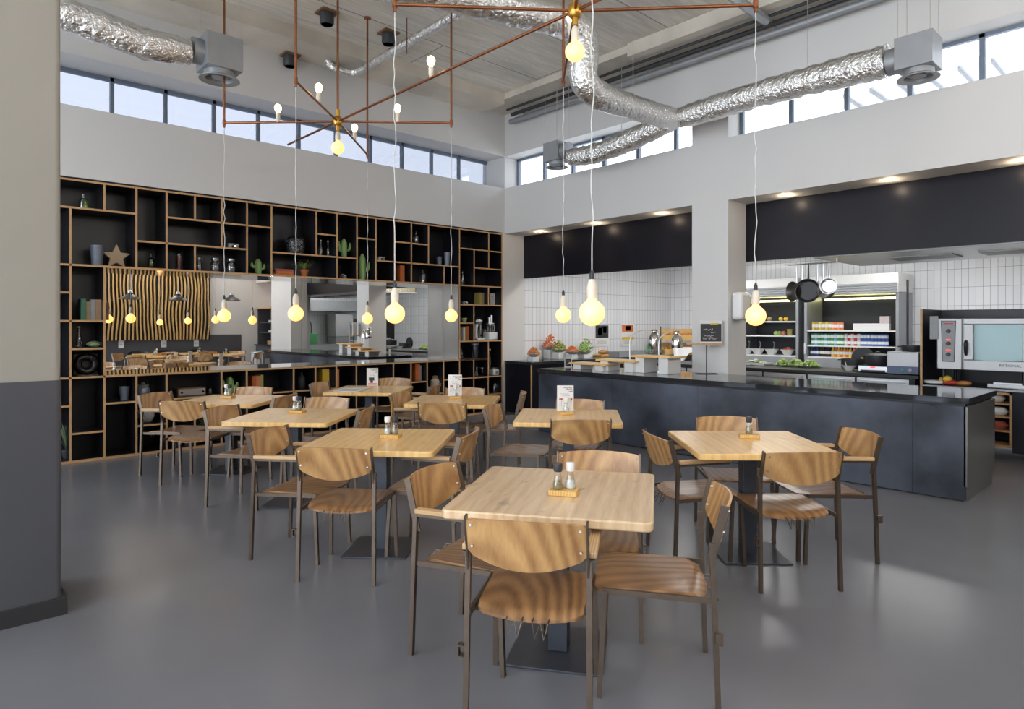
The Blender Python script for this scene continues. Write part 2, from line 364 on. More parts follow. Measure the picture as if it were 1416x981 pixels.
# near pillar on the left, grey painted lower half
def rounded(x0, y0, x1, y1, r=.03, n=4):
    p = []
    for cx, cy, a in ((x1-r, y0+r, -90), (x1-r, y1-r, 0), (x0+r, y1-r, 90), (x0+r, y0+r, 180)):
        p += [(cx+r*math.cos(R(a+90*i/n)), cy+r*math.sin(R(a+90*i/n))) for i in range(n+1)]
    return p
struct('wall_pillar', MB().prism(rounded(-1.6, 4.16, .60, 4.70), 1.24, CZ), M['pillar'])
struct('wall_pillar_lower', MB().prism(rounded(-1.604, 4.156, .604, 4.704), 0, 1.24), M['wallgrey'])
struct('baseboard_pillar', MB().prism(rounded(-1.62, 4.135, .625, 4.725, .008, 2), 0, .09), M['skirt'])
# ceiling strips and beams
struct('trim_1', MB().box(X0, 8.0, CL, 7.25, YW, CZ+.02), M['conc2'])
struct('trim_2', MB().box(7.2, Y0, CL, XK, 5.45, CZ+.02), M['conc2'])
struct('trim_3', MB().box(7.25, 5.45, CL+.08, XK, YW, CZ+.02), M['conc2'])
# clerestory windows: frames and panes
f = MB(); f.box(X0, 9.08, WZ1-.05, XK, 9.13, WZ1).box(X0, 9.08, WZ0, XK, 9.13, WZ0+.03)
x = 1.84-.595*8
while x < XK-.05: f.box(x-.02, 9.08, WZ0, x+.02, 9.14, WZ1); x += .593
struct('window_1', f, M['frame']).location = (0, 0, 0)
struct('window_5', MB().box(X0, 9.105, WZ0, XK, 9.11, WZ1), M['pane'])
f = MB()
for a, b in ((4.82, YW), (Y0+.6, 4.29)):
    f.box(8.10, a, WZ1-.04, 8.15, b, WZ1).box(8.10, a, WZ0, 8.15, b, WZ0+.03)
    y = b-.02
    while y > a: f.box(8.10, y-.025, WZ0, 8.16, y+.025, WZ1); y -= .66
struct('window_2', f, M['frame'])
struct('window_6', MB().box(8.12, 4.82, WZ0, 8.125, YW, WZ1).box(8.12, Y0+.6, WZ0, 8.125, 4.29, WZ1), M['pane2'])
# canopy outside above the kitchen roof and the kitchen roof itself
cn = MB().box(9.9, -3, 4.86, 11.2, 3.9, 4.92)
for i in range(20): cn.box(9.9, -3+i*.35, 4.80, 11.2, -2.93+i*.35, 4.86)
tag(cn.build('outdoor_canopy', M['galv']), 'slatted grey canopy outside above the right clerestory windows', 'canopy')
# kitchen shell
struct('wall_tiles_left', MB().box(XF, YW, 0, XB+.2, YW+.2, 3.3), M['tileX'])
struct('wall_tiles_back', MB().box(XB, Y0, 0, XB+.2, YW, 3.3), M['tileY'])
struct('wall_tiles_right', MB().box(8.95, -2.8, 0, XB, -2.6, 3.3), M['tileX'])
struct('ceiling_kitchen', MB().box(XF+.06, Y0, 2.95, XB+.2, YW+.2, 3.1).box(XF+.06, Y0, 3.1, XB+.2, YW+.2, 3.4), M['white'])
struct('trim_4', MB().box(XF, 4.55, 2.385, XF+.05, YW, ZS+.0).box(XF, -.65, 2.385, XF+.05, 4.55, ZS), M['lamsteel'])
struct('wall_alcove', MB().box(XK, Y0-.2, 0, 8.95, Y0, 3.3).box(XF, Y0, 2.9, 8.95, -.55, 3.3).box(8.82, Y0, 0, 8.95, -.65, 3.3).box(XF, -.65, 0, 8.95, -.55, 3.3), M['wall'])

def put_light(name, x, y, sx, sy, z, label):
    t = thing(name, (x, y, z), label, 'ceiling light', 'kitchen ceiling lights')
    MB().cb((0, 0, .04), (sx+.06, sy+.06, .06)).build('housing', M['white'], t)
    MB().cb((0, 0, .0), (sx, sy, .03)).build('diffuser', M['tube'], t)
for i, (x, y) in enumerate(((9.0, 6.8), (11.2, 6.8), (11.4, 3.2), (11.4, .4), (9.9, -1.4), (10.6, 5.0))):
    put_light('kitchen_light', x, y, .3, 1.3, 2.90, ['long kitchen ceiling light above the salad counter', 'kitchen ceiling light in the tiled corner', 'kitchen ceiling light in front of the fridges',
        'kitchen ceiling light near the oven', 'kitchen ceiling light above the dish sink', 'kitchen ceiling light in the middle of the kitchen'][i])
def spot(parent, power, ang=1.3, col=(1, .72, .45)):
    l = bpy.data.lights.new('downlight_beam', 'SPOT'); l.energy = power; l.spot_size = ang; l.spot_blend = .6; l.color = col; l.shadow_soft_size = .04
    o = bpy.data.objects.new('downlight_beam', l); COL.objects.link(o); o.location = (0, 0, -.02); o.parent = parent; return o
# downlights in the soffits
dl = [at_x(746.8, 320, 8.05)[0], at_x(824, 308, 8.05)[0], at_x(916, 295, 8.05)[0], at_x(1088, 268, 8.05)[0], at_x(1230, 247, 8.05)[0], at_x(1412, 219, 8.05)[0], .2-1.2, -2.2]
names = ['salad bar soffit, left', 'salad bar soffit, middle', 'salad bar soffit, right, beside the pillar',
         'soffit just right of the pillar', 'soffit above the cook line', 'soffit at the right edge of the photo', 'soffit of the crockery alcove, right', 'soffit of the crockery alcove, left']
for yy, nm in zip(dl, names):
    t = thing('downlight', (8.05, yy, ZS), 'small round recessed downlight in the '+nm, 'downlight', 'recessed downlights')
    MB().lathe([(.03, -.004), (.045, -.006), (.05, 0), (.05, .003)], n=18).build('ring', M['steel'], t)
    MB().lathe([(.001, -.002), (.03, -.004)], n=16).build('lens', M['down'], t)
    spot(t, 14)
    l = bpy.data.lights.new('downlight_glow', 'POINT'); l.energy = 2.2; l.color = (1, .78, .55); l.shadow_soft_size = .03
    o = bpy.data.objects.new('downlight_glow', l); COL.objects.link(o); o.location = (0, 0, -.06); o.parent = t

# ------------------------------------------------------------------ shelf wall with the mirror
TB = .022
def gx(px, py): return at_y(px, py, YW)[0]
shelf = thing('wall_shelf', (3.5, YW, 0), 'wall-wide black plywood-edged shelf unit with a long mirror set in it', 'shelf')
def brd(name, x0, z0, x1, z1, yb=YM):
    mb = MB().box(x0, YW, z0, x1, yb, z1); mb.k = 1; mb.box(x0, YW-.004, z0, x1, YW, z1)
    mb.v = [(a-3.5, b-YW, c) for a, b, c in mb.v]
    return mb.build(name, [M['lam'], M['ply']], shelf, smooth=False)
ZM1, ZM0 = 2.20, .945          # mirror niche top and bottom boards
NX0, NX1 = gx(144.4, 450), gx(635.3, 450)
ZT = ZS-.012
# vertical positions (picture px of each upright on the shelf front) with their lower and upper ends
XL = -.9; XR = 7.745-TB/2
def lv(px, py): return at_y(px, py, YW)[1]
H1 = lv(144, 291.5); H2 = lv(260, 338.9); Hs = lv(300, 307.6); H3 = lv(430, 353); HR = lv(560, 363.5)
LEV = {}
hor = [  # px0, px1, level
    ('a', 80, 188.5, H1), ('b', 188.5, 341.5, H2), ('c', 230.5, 375.4, Hs), ('d', 437.3, 466, lv(451, 324.7)),
    ('e', 375.4, 493.6, H3), ('f', 493.6, 519.8, lv(506, 330.3)), ('g', 519.8, 635.6, HR), ('h', 545.4, 592.4, lv(569, 336.7)),
    ('i', 635.6, 694.6, lv(665, 346.2)), ('j', 655.6, 694.6, lv(676, 372)), ('k', 635.6, 694.6, lv(665, 422.2)), ('l', 635.6, 655, lv(645, 447)),
    ('m', 635.6, 694.6, lv(660, 472)), ('n', 635.6, 675, lv(655, 497.6)), ('o', 80, 97, lv(92, 404.6)), ('p', 80, 144.4, lv(120, 444.2)),
    ('q', 97, 144.4, lv(120, 482.7)), ('r', 80, 97, lv(92, 562.5)), ('s', 97, 144.4, lv(120, 598.8)), ('t', 144.4, 188.5, lv(167, 557.3)),
    ('u', 230.3, 306.3, lv(268, 550)), ('v', 341, 466, lv(410, 541.3)), ('w', 492.8, 544.7, lv(520, 563)), ('x', 568.3, 591, lv(580, 528.5)),
    ('y', 613.2, 694.6, lv(655, 522.8)), ('z', 674.6, 694.6, lv(685, 545)), ('2', 306.3, 341, lv(322, 545)), ('3', 188.5, 230.4, lv(209, 556)), ('4', 590.7, 613.3, lv(602, 545)), ('5', 188.5, 230.4, .345)]
brd('shelf_board', XL, ZT-TB/2, XR+TB/2, ZT+TB/2); brd('shelf_board', XL, .0, XR+TB/2, .03)
brd('shelf_board', XL, ZM1-TB/2, XR+TB/2, ZM1+TB/2)
brd('shelf_board', XL, ZM0-TB/2, gx(675, 498), ZM0+TB/2)
BOARDS = [(XL, XR, ZM1+TB/2), (XL, gx(675, 498), ZM0+TB/2), (XL, XR, .03)]
for k, a, b, z in hor:
    x0 = XL if a == 80 else gx(a, 450)+TB/2; x1 = XR-TB/2 if b == 694.6 else gx(b, 450)-TB/2
    brd('shelf_board', x0, z-TB/2, x1, z+TB/2); BOARDS.append((x0, x1, z+TB/2)); LEV[k] = z
L_ = LEV
ver = [(97.3, .03, L_['a']), (144.4, L_['a'], ZT), (144.4, .03, ZM1), (188.5, ZM1, ZT), (230.5, ZM1, ZT), (269.5, L_['c'], ZT), (269.5, ZM1, L_['b']),
       (306.8, L_['b'], ZT), (341.5, ZM1, ZT), (375.4, ZM1, ZT), (437.3, L_['e'], ZT), (466, ZM1, ZT), (493.6, ZM1, ZT), (519.8, ZM1, ZT), (545.4, ZM1, ZT),
       (568.8, ZM1, ZT), (592.4, L_['g'], ZT), (614, ZM1, L_['g']), (635.4, .03, ZT), (675.8, L_['j'], ZT), (655.6, ZM1, L_['i']), (675.4, L_['k'], ZM1),
       (655.2, L_['m'], L_['k']), (675.2, L_['y'], L_['m']), (188.5, .03, ZM0), (230.4, .03, ZM0), (269.4, .03, L_['u']), (306.4, .03, ZM0), (341.2, .03, ZM0),
       (406, .03, ZM0), (436.3, L_['v'], ZM0), (465.2, .03, ZM0), (492.7, .03, ZM0), (543.9, .03, ZM0), (568.3, .03, ZM0), (590.7, .03, ZM0), (613.3, .03, ZM0),
       (655.1, .03, ZM0), (675, .03, L_['y']), (694.9, .03, ZT)]
for px, z0, z1 in ver:
    if px in (144.4, 635.4) and z0 == .03 and 0: continue
    x = gx(px, 450) if px < 694 else XR
    if px == 635.4:   # interrupted by nothing: full height right side of the niche
        pass
    a = z0+(TB/2 if z0 > .03 else 0); b = z1-TB/2
    brd('upright', x-TB/2, a, x+TB/2, b)
bp = MB().box(XL-3.5, YM-YW, 0, 7.745-3.5, YM-YW+.012, ZS); bp.build('back_panel', M['lam'], shelf, smooth=False)
# mirror in three sheets, polished lining above and below, brushed panel on the right cheek
mx = [NX0+TB/2, at_y(416.5, 450, YM)[0], at_y(0, 0, YM)[0] if 0 else 4.9+.0, NX1-TB/2]
mx = [NX0+TB/2, at_y(417, 450, YM-.006)[0], NX1-TB/2]
for a, b in zip(mx, mx[1:]):
    MB().box(a-3.5+.002, YM-YW-.008, ZM0+TB/2, b-3.5-.002, YM-YW-.002, ZM1-TB/2).build('mirror_panel', M['mirror'], shelf, smooth=False)
MB().box(NX0+TB/2-3.5, .006, ZM1-TB/2-.004, NX1-TB/2-3.5, YM-YW-.01, ZM1-TB/2).box(NX0+TB/2-3.5, .006, ZM0+TB/2, NX1-TB/2-3.5, YM-YW-.01, ZM0+TB/2+.004).build('niche_lining', M['polish'], shelf, smooth=False)['label'] = 'polished steel lining above and below the mirror'
MB().box(NX1-TB/2-3.506, .006, ZM0+TB/2, NX1-TB/2-3.5, YM-YW-.01, ZM1-TB/2).build('cheek_panel', M['brush'], shelf, smooth=False)['label'] = 'brushed grey metal panel on the right cheek of the mirror niche'

# ------------------------------------------------------------------ things on the shelves
def place(px, py, y=8.78):
    """picture point of the item's foot -> x and the board it stands on"""
    x, z = at_y(px, py, y)
    best = min((b for b in BOARDS if b[0]-.02 <= x <= b[1]+.02), key=lambda b: abs(b[2]-z))
    return x, y, best[2]+.001
def hh(px, h, y=8.78):
    r = (px-CX)/F; return h*(y/(-AY*r+AX))/F
SH = 'on the shelf wall, '
def bottle(px, py, h, wd, mat, label, stopper=True, neck=.55, y=8.78):
    x, y, z = place(px, py, y); H = hh(px, h, y); r = hh(px, wd, y)/2
    t = thing('glass_bottle', (x, y, z), label, 'bottle')
    MB().lathe([(r*.9, 0), (r, .03*H), (r, H*.58), (r*.85, H*.68), (r*.32, H*.76), (r*.30, H*.86), (r*.36, H*.87)], n=18).build('body', M[mat], t)
    if stopper: MB().lathe([(r*.28, H*.86), (r*.34, H*.9), (r*.38, H*.96), (r*.2, H)], n=12).build('stopper', M['jar'], t)
    return t
def slimbottle(px, py, h, wd, mat, label, y=8.78):
    x, y, z = place(px, py, y); H = hh(px, h, y); r = hh(px, wd, y)/2
    t = thing('glass_bottle', (x, y, z), label, 'bottle')
    MB().lathe([(r*.95, 0), (r, .02*H), (r, H*.45), (r*.8, H*.55), (r*.38, H*.7), (r*.32, H*.92), (r*.4, H*.93), (r*.4, H*.95)], n=18).build('body', M[mat], t)
    MB().lathe([(r*.42, H*.95), (r*.42, H)], n=12).build('cap', M['white'], t)
def jar(px, py, h, wd, label, y=8.78, mat='jar', lid='steel', fill=None):
    x, y, z = place(px, py, y); H = hh(px, h, y); r = hh(px, wd, y)/2
    t = thing('glass_jar', (x, y, z), label, 'jar')
    MB().lathe([(r*.9, 0), (r, .05*H), (r, H*.66), (r*.7, H*.78), (r*.7, H*.82)], n=18).build('body', M[mat], t)
    MB().lathe([(r*.78, H*.82), (r*.82, H*.84), (r*.82, H*.96), (r*.6, H)], n=18).build('lid', M[lid], t)
    if fill: MB().lathe([(r*.8, .02*H), (r*.85, H*.45), (0.001, H*.5)], n=14).build('contents', M[fill], t)
def mug(px, py, h, wd, label, mat='mug', y=8.78):
    x, y, z = place(px, py, y); H = hh(px, h, y); r = hh(px, wd, y)/2
    one('enamel_cup', MB().lathe([(r*.74, 0), (r*.78, .01), (r, H*.93), (r*1.04, H*.95), (r*1.04, H), (r*.95, H), (r*.72, .02), (.001, .015)], n=22), M[mat], label, 'cup', loc=(x, y, z))
def book_row(x, y, z, specs, glabel, group, rot=None):
    for i, (wd, h, m, dsc) in enumerate(specs):
        t = thing('book', (x+wd/2, y, z), dsc, 'book', group)
        MB().cb((0, -.075, h/2), (wd-.002, .004, h)).cb((-(wd/2-.002), 0, h/2), (.003, .15, h)).cb((wd/2-.002, 0, h/2), (.003, .15, h)).build('cover', M[m], t, smooth=False)
        MB().cb((0, .004, h/2), (wd-.008, .14, h-.01)).build('pages', M['paper'], t, smooth=False)
        x += wd+.001
bottle(115.6, 286.8, 22, 11, 'greenglass', 'greenish glass bottle with stopper in the top left shelf compartment')
mug(134, 365.6, 28.5, 17, 'tall dented grey metal cup beside the wooden star')
x, y, z = place(161, 367.6); Rr = hh(160, 17.5)
pts = []
for i in range(10):
    a = R(90+36*i); rr = Rr if i % 2 == 0 else Rr*.46
    pts.append((rr*math.cos(a), rr*math.sin(a)+Rr*.81))
st = MB().prism(pts, -.02, .02, 'Y'); one('wooden_star', st, M['starwood'], 'brown wooden star standing in the upper left shelf compartment', 'star', loc=(x, y, z), bevel=.003)
bottle(208.8, 369.8, 21, 9, 'greenglass', 'small green glass bottle above the left end of the mirror')
x, y, z = place(247.3, 372.9); Hh = hh(247, 24)
t = thing('storage_tube', (x, y, z), 'reddish filled glass tube above the mirror, right of the green bottle', 'tube')
MB().lathe([(.03, 0), (.034, .01), (.034, Hh*.95), (.02, Hh)], n=16).build('glass', M['jar'], t); MB().lathe([(.029, .005), (.029, Hh*.85)], n=14).build('contents', M['redstone'], t)
for px, py, h, l in ((274.6, 374, 19.4, 'narrow glass jar, first of the three grey jars above the mirror'), (297, 375.4, 20, 'wide glass jar, middle of the three grey jars above the mirror'),
                     (319.5, 376.6, 20.2, 'wide glass jar, last of the three grey jars, left of the low cactus')):
    jar(px, py, h, 8 if px < 280 else 12, l, fill='greyc')
def camera_toy(px, py, wd, h, label, m0, m1):
    x, y, z = place(px, py); W = hh(px, wd); Hc = hh(px, h)
    t = thing('old_camera', (x, y, z), label, 'camera')
    MB().cb((0, 0, Hc*.45), (W, .05, Hc*.9)).build('body', M[m0], t, bevel=.006)
    MB().cb((0, 0, Hc*.93), (W*.35, .04, Hc*.14)).build('viewfinder', M[m1], t, bevel=.003)
    l = MB(); l.tube([(0, -.02, Hc*.42), (0, -.07, Hc*.42)], Hc*.3, 16); l.build('lens', M[m1], t)
    MB().tube([(0, -.0705, Hc*.42), (0, -.072, Hc*.42)], Hc*.2, 14).build('lens_glass', M['jar'], t)
camera_toy(322, 343.2, 14, 8.5, 'small white and black camera above the row of grey jars', 'white', 'black')
camera_toy(473.7, 385, 11, 7, 'small black camera with silver lens beneath the green cactus', 'black', 'steel')
camera_toy(527, 360, 10, 7, 'small white camera right of the tall cactus', 'white', 'charcoal')
camera_toy(642.4, 418.8, 7.5, 4.5, 'tiny silver camera above the mint bowl', 'greyc', 'steel')
def cactus(px, py, h, label, arms, wd=.28, pot=False, y=8.78):
    x, y, z = place(px, py, y); H = hh(px, h, y); r = H*wd/2
    n = 16
    def ribbed(pts, rad):
        mb = MB(); mb.tube(pts, rad, n); return mb
    t = thing('ceramic_cactus', (x, y, z), label, 'cactus figure')
    P = [(0, 0, H*i/9) for i in range(10)]; rad = [r*v for v in (.85, .95, 1, 1, 1.02, 1.02, 1, .92, .7, .12)]
    ribbed(P, rad).build('stem', M['cactus'], t)
    for s, z0, z1, ln in arms:
        q = [(s*r*.6, 0, H*z0), (s*(r+ln*H*.6), 0, H*(z0+.02)), (s*(r+ln*H), 0, H*(z0+.09)), (s*(r+ln*H*1.08), 0, H*(z0+z1)/2), (s*(r+ln*H*1.1), 0, H*z1)]
        MB().tube(q, [r*.45, r*.46, r*.46, r*.45, r*.12], 10).build('arm', M['cactus'], t)
cactus(356.8, 379.7, 22, 'squat green ceramic cactus with two stubby arms left of the orange books', ((-1, .45, .78, .16), (1, .35, .7, .16)), .42)
cactus(475.4, 355.4, 27.5, 'green ceramic cactus with curved arms right of the two slim bottles', ((-1, .35, .85, .1), (1, .4, .8, .16)), .32)
cactus(500.8, 387, 37, 'tall green ceramic cactus with one arm above the mirror', ((1, .38, .7, .14),), .27)
cactus(318, 543.5, 21, 'low green cactus behind the left back table, under the mirror', ((-1, .4, .8, .16), (1, .3, .62, .2)), .5)
# demijohn, bottles, books, plant
x, y, z = place(408.5, 348.3); Hd = hh(408, 39); rd = hh(408, 13.2)
t = thing('demijohn', (x, y, z), 'big black demijohn vase covered with pale dots', 'vase')
MB().lathe([(rd*.72, 0), (rd*.86, Hd*.05), (rd*.97, Hd*.3), (rd*.99, Hd*.42)], n=26).lathe([(rd*.99, Hd*.42), (rd*.9, Hd*.53)], n=26).build('body', M['dots'], t)
MB().lathe([(rd*.9, Hd*.53), (rd*.55, Hd*.63), (rd*.2, Hd*.68), (rd*.17, Hd*.93), (rd*.22, Hd*.94), (rd*.22, Hd)], n=22).build('neck', M['black'], t)
slimbottle(443.6, 352.5, 22.5, 5.6, 'jar', 'slim clear bottle, left of the pair beside the demijohn'); slimbottle(453.4, 353.4, 22.5, 5.6, 'jar', 'slim clear bottle, right of the pair beside the demijohn')
x, y, z = place(389, 381.4)
for i, (wd, m) in enumerate(((.27, 'orange'), (.25, 'orange'), (.27, 'redstone'))):
    t = thing('book', (x+(.005 if i % 2 else 0), y, z+i*.03), ['orange book at the bottom of the flat stack above the mirror', 'orange book in the middle of the flat stack above the mirror', 'rust red book on top of the flat stack above the mirror'][i], 'book', 'flat stack of orange books')
    MB().cb((0, 0, .002), (wd, .2, .004)).cb((0, 0, .026), (wd, .2, .004)).cb((0, -.099, .014), (wd, .004, .028)).build('cover', M[m], t, smooth=False)
    MB().cb((0, .004, .014), (wd-.01, .185, .02)).build('pages', M['paper'], t, smooth=False)
def leaf_mb(base, tip, wdt, droop=.03, n=5):
    b, t_ = Vector(base), Vector(tip); s = (t_-b).cross(Vector((0, 0, 1)))
    s = s.normalized() if s.length > 1e-4 else Vector((1, 0, 0))
    vs = []; fs = []
    for i in range(n+1):
        u = i/n; p = b.lerp(t_, u)+Vector((0, 0, droop*4*u*(1-u))); ww = wdt*math.sin(math.pi*min(1, .15+u*.85))
        vs += [p-s*ww, p+Vector((0, 0, -ww*.4)), p+s*ww]
    for i in range(n):
        for k in (0, 1): fs.append((i*3+k, i*3+k+1, i*3+k+4, i*3+k+3))
    return vs, fs
def plant(x, y, z, label, potr, poth, H, spread, nl, potm='terra', lm='leaf', width=.012, name='potted_plant'):
    t = thing(name, (x, y, z), label, 'plant')
    MB().lathe([(potr*.7, 0), (potr, poth*.8), (potr*1.1, poth*.8), (potr*1.1, poth), (potr*.9, poth), (potr*.85, poth*.9), (.001, poth*.9)], n=18).build('pot', M[potm], t)
    mb = MB()
    for i in range(nl):
        a = 2.4*i; q = random.uniform(.5, 1); hz = random.uniform(.3, 1)
        vs, fs = leaf_mb((0, 0, poth*.9), (spread*q*math.cos(a), spread*.5*q*math.sin(a), poth+(H-poth)*hz), width, .03); mb.add(vs, fs)
    mb.build('foliage', M[lm], t)
x, y, z = place(420.7, 382.7); plant(x, y, z, 'spiky green plant in a terracotta pot above the mirror', .055, .105, .26, .22, 26)
x, y, z = place(92, 640, 8.8); plant(x, y, .031, 'spiky dark plant at the foot of the shelf wall beside the pillar', .05, .10, .42, .12, 22, 'charcoal', 'leafdark', .014)
x = (gx(269.4, 450)+gx(306.4, 450))/2; plant(x, 8.82, .031, 'leafy plant low in the shelf wall behind the left back chairs', .08, .13, .40, .15, 26, 'charcoal', 'leafdark', .014)
x = (gx(306.4, 450)+gx(341.2, 450))/2; plant(x, 8.82, .031, 'grassy plant low in the shelf wall right of the leafy plant', .07, .12, .38, .14, 26, 'charcoal', 'leaf', .013)
bottle(584.7, 391, 19, 9.5, 'jar', 'clear bottle with ball stopper above the mirror, right of the orange book')
bottle(575.4, 336, 19, 8.6, 'jar', 'clear bottle in the top right part of the shelf wall')
mug(607.3, 366.3, 12.4, 7.5, 'short grey cup beside a taller one, right part of the shelf wall'); mug(618, 367, 19.4, 8.6, 'tall grey cup beside the short one, right part of the shelf wall')
bottle(639.6, 394.2, 21, 6.6, 'jar', 'clear bottle standing just right of the mirror niche top corner')
def books_at(px, py, specs, group, y=8.78):
    x, y, z = place(px, py, y); book_row(x, y, z, specs, None, group)
books_at(549.5, 390.3, [(.085, .26, 'orange', 'thick orange book standing above the right half of the mirror')], 'books above the mirror')
books_at(659.5, 420.8, [(.055, .21, 'olive', 'olive green book, left of a pair near the sign card'), (.06, .205, 'khaki', 'khaki book, right of a pair near the sign card')], 'olive books')
x, y, z = place(681.4, 421.4)
def squiggle(mb, x0, x1, z, yy, amp=.004, r=.0012, n=14, seed=0):
    rnd = random.Random(seed); pts = [(x0+(x1-x0)*i/n, yy, z+rnd.uniform(-amp, amp)) for i in range(n+1)]
    mb.tube(pts, r, 4)
t = thing('sign_card', (x, y, z), 'small white sign card in the upper right shelf compartment', 'sign')
MB().cb((0, 0, .105), (.13, .012, .21)).build('card', M['white'], t, bevel=.002)
s_ = MB(); squiggle(s_, -.04, .035, .16, -.008, .012, .002, seed=3); squiggle(s_, -.03, .03, .11, -.008, .004, .0015, seed=4); squiggle(s_, -.04, .04, .08, -.008, .004, .0015, seed=5)
s_.build('lettering', M['charcoal'], t)
x, y, z = place(642, 445.4); one('mint_bowl', MB().lathe([(.03, 0), (.035, .008), (.058, .075), (.052, .078), (.03, .015), (.001, .012)], n=20), M['mint'], 'small mint green bowl right of the mirror', 'bowl', loc=(x, y, z))
books_at(636.9, 471.4, [(.035, .22, 'paper', 'cream book, left of three near the mixer'), (.035, .225, 'olive', 'olive book, middle of three near the mixer'), (.055, .245, 'orange', 'orange book, right of three near the mixer')], 'books left of the mixer')
# mixer and food processor
x, y, z = place(661.5, 470, 8.84)
t = thing('stand_mixer', (x, y, z), 'old white and chrome stand mixer with bowl on the right shelf', 'mixer')
MB().cb((.02, 0, .015), (.2, .16, .03)).build('base', M['white'], t, bevel=.01)
MB().tube([(-.06, 0, .03), (-.065, 0, .16), (-.05, 0, .28)], [.035, .03, .04], 14).build('column', M['white'], t)
MB().ball((-.01, 0, .33), .075, (1.35, .9, .85)).build('motor_head', M['steel'], t)
MB().lathe([(.04, .03), (.085, .08), (.1, .19), (.095, .19), (.06, .06), (.001, .04)], (.06, 0, .0), n=22).build('bowl', M['glass'], t)
MB().tube([(.05, 0, .28), (.05, 0, .1)], .012, 8).build('beater', M['steel'], t)
x, y, z = place(678, 470, 8.76)
t = thing('food_processor', (x, y, z), 'white food processor with clear jug and feed tube beside the mixer', 'food processor'); t.scale = (.82, .9, 1)
MB().cb((0, 0, .07), (.24, .2, .14)).build('base', M['white'], t, bevel=.02, seg=3)
MB().lathe([(.075, .14), (.085, .28), (.08, .28)], n=22).build('jug', M['glass'], t)
MB().lathe([(.088, .28), (.088, .30), (.03, .31)], n=22).tube([(.03, 0, .3), (.03, 0, .44)], .032, 14).tube([(-.03, 0, .3), (-.03, 0, .40)], .03, 14).build('lid', M['steel'], t)
MB().tube([(.08, 0, .26), (.125, 0, .25), (.125, 0, .17), (.08, 0, .16)], .01, 8).build('handle', M['white'], t)
bottle(637.9, 496, 14, 4.5, 'jar', 'small clear bottle below the cream and orange books')
def blender(px, py, h, label):
    x, y, z = place(px, py); H = hh(px, h)
    t = thing('glass_beaker', (x, y, z), label, 'jar')
    MB().lathe([(.045, 0), (.05, .02), (.075, H*.55), (.06, H*.6), (.07, H*.96), (.066, H*.96), (.055, H*.6), (.065, H*.5), (.001, .015)], n=18).build('body', M['jar'], t)
    MB().lathe([(.07, H*.96), (.07, H), (.02, H)], n=18).build('lid', M['steel'], t)
blender(656.8, 496, 20, 'tall glass jar with lid below the stand mixer'); blender(667, 495.8, 11, 'short glass jar beside the tall lidded one')
slimbottle(677.5, 519, 36, 5, 'jar', 'tall clear bottle above the small white scale, far right shelf')
x, y, z = place(683, 519, 8.74)
t = thing('kitchen_scale', (x, y, z), 'small white kitchen scale in the far right shelf compartment', 'scale')
MB().cb((0, 0, .05), (.15, .15, .10)).build('housing', M['white'], t, bevel=.01); MB().tube([(0, -.076, .05), (0, -.079, .05)], .03, 16).build('dial', M['greyc'], t)
MB().lathe([(.02, .1), (.02, .115), (.08, .12), (.08, .128)], n=20).build('pan', M['steel'], t)
x = at_y(549, 500, 8.78)[0]; BOARDS.append((x-.3, x+.3, .745)) if 0 else None
bottle(549.5, 563, 26, 7, 'charcoal', 'dark bottle under the mirror, behind the back middle table')
books_at(570.8, 528, [(.05, .27, 'orange', 'bright orange book under the right part of the mirror'), (.035, .26, 'salmon', 'salmon book next to the bright orange one'), (.03, .24, 'greyc', 'grey book leaning on the salmon one')], 'books under the mirror, right')
x, y, z = place(602, 545); t = thing('storage_jar', (x, y, z), 'tall cream jar of dried goods low in the shelf, right of the orange books', 'jar')
MB().lathe([(.07, 0), (.085, .03), (.085, .18), (.06, .21), (.06, .22)], n=20).build('body', M['cream'], t); MB().ball((0, 0, .24), .055, (1, 1, .6)).build('lid', M['tan'], t)
x, y, z = place(663, 520.5); bottle(659, 520.5, 19.5, 4.6, 'jar', 'square clear bottle under the two glass jars, right shelf')
for px, py, h, l in ((683.8, 544.6, 16, 'glass dome in the lower far right shelf compartment'), (664, 572, 0, None)):
    if l:
        x, y, z = place(px, py); t = thing('glass_dome', (x, y, z), l, 'dome')
        MB().lathe([(.10, 0), (.10, .012), (.001, .012)], n=22).build('plate', M['jar'], t); MB().lathe([(.09, .012), (.092, .10), (.07, .16), (.02, .185), (.001, .187)], n=22).build('cover', M['glass'], t)
# left column of the shelf
def w_at(px, wpx): return hh(px, wpx)
books_at(109.6, 442.5, [(.052, .24, 'teal', 'teal green book at the left end of the row near the pillar'), (.042, .21, 'khaki', 'khaki book next to the teal one'), (.047, .235, 'greyc', 'grey book in the middle of the row near the pillar'),
    (.06, .235, 'tan', 'tan book in the row near the pillar'), (.075, .205, 'brown', 'short wide brown book at the right end of the row near the pillar')], 'books in the left shelf column')
slimbottle(109, 480.7, 29, 8, 'jar', 'grey glass bottle below the row of old books')
x, y, z = place(130, 480.7); t = thing('seashell', (x, y, z), 'pale green shell lying right of the grey glass bottle', 'shell')
MB().ball((0, 0, .035), .07, (1.1, .7, .5)).build('shell', M['mint'], t); MB().tube([(-.06, -.03, .03), (0, -.055, .07), (.06, -.03, .03)], .006, 6).build('ridge', M['khaki'], t)
x, y, z = place(119.5, 518.5); t = thing('glass_ashtray', (x, y, z), 'ornate dark glass block with round hollow below the grey bottle', 'ornament')
tor = MB()
def torf(u, v):
    a, b = 2*math.pi*u, 2*math.pi*v; rr = .085+.042*math.cos(b)*(1+.12*math.cos(8*a)); return (rr*math.cos(a), .045*math.sin(b), .13+rr*math.sin(a))
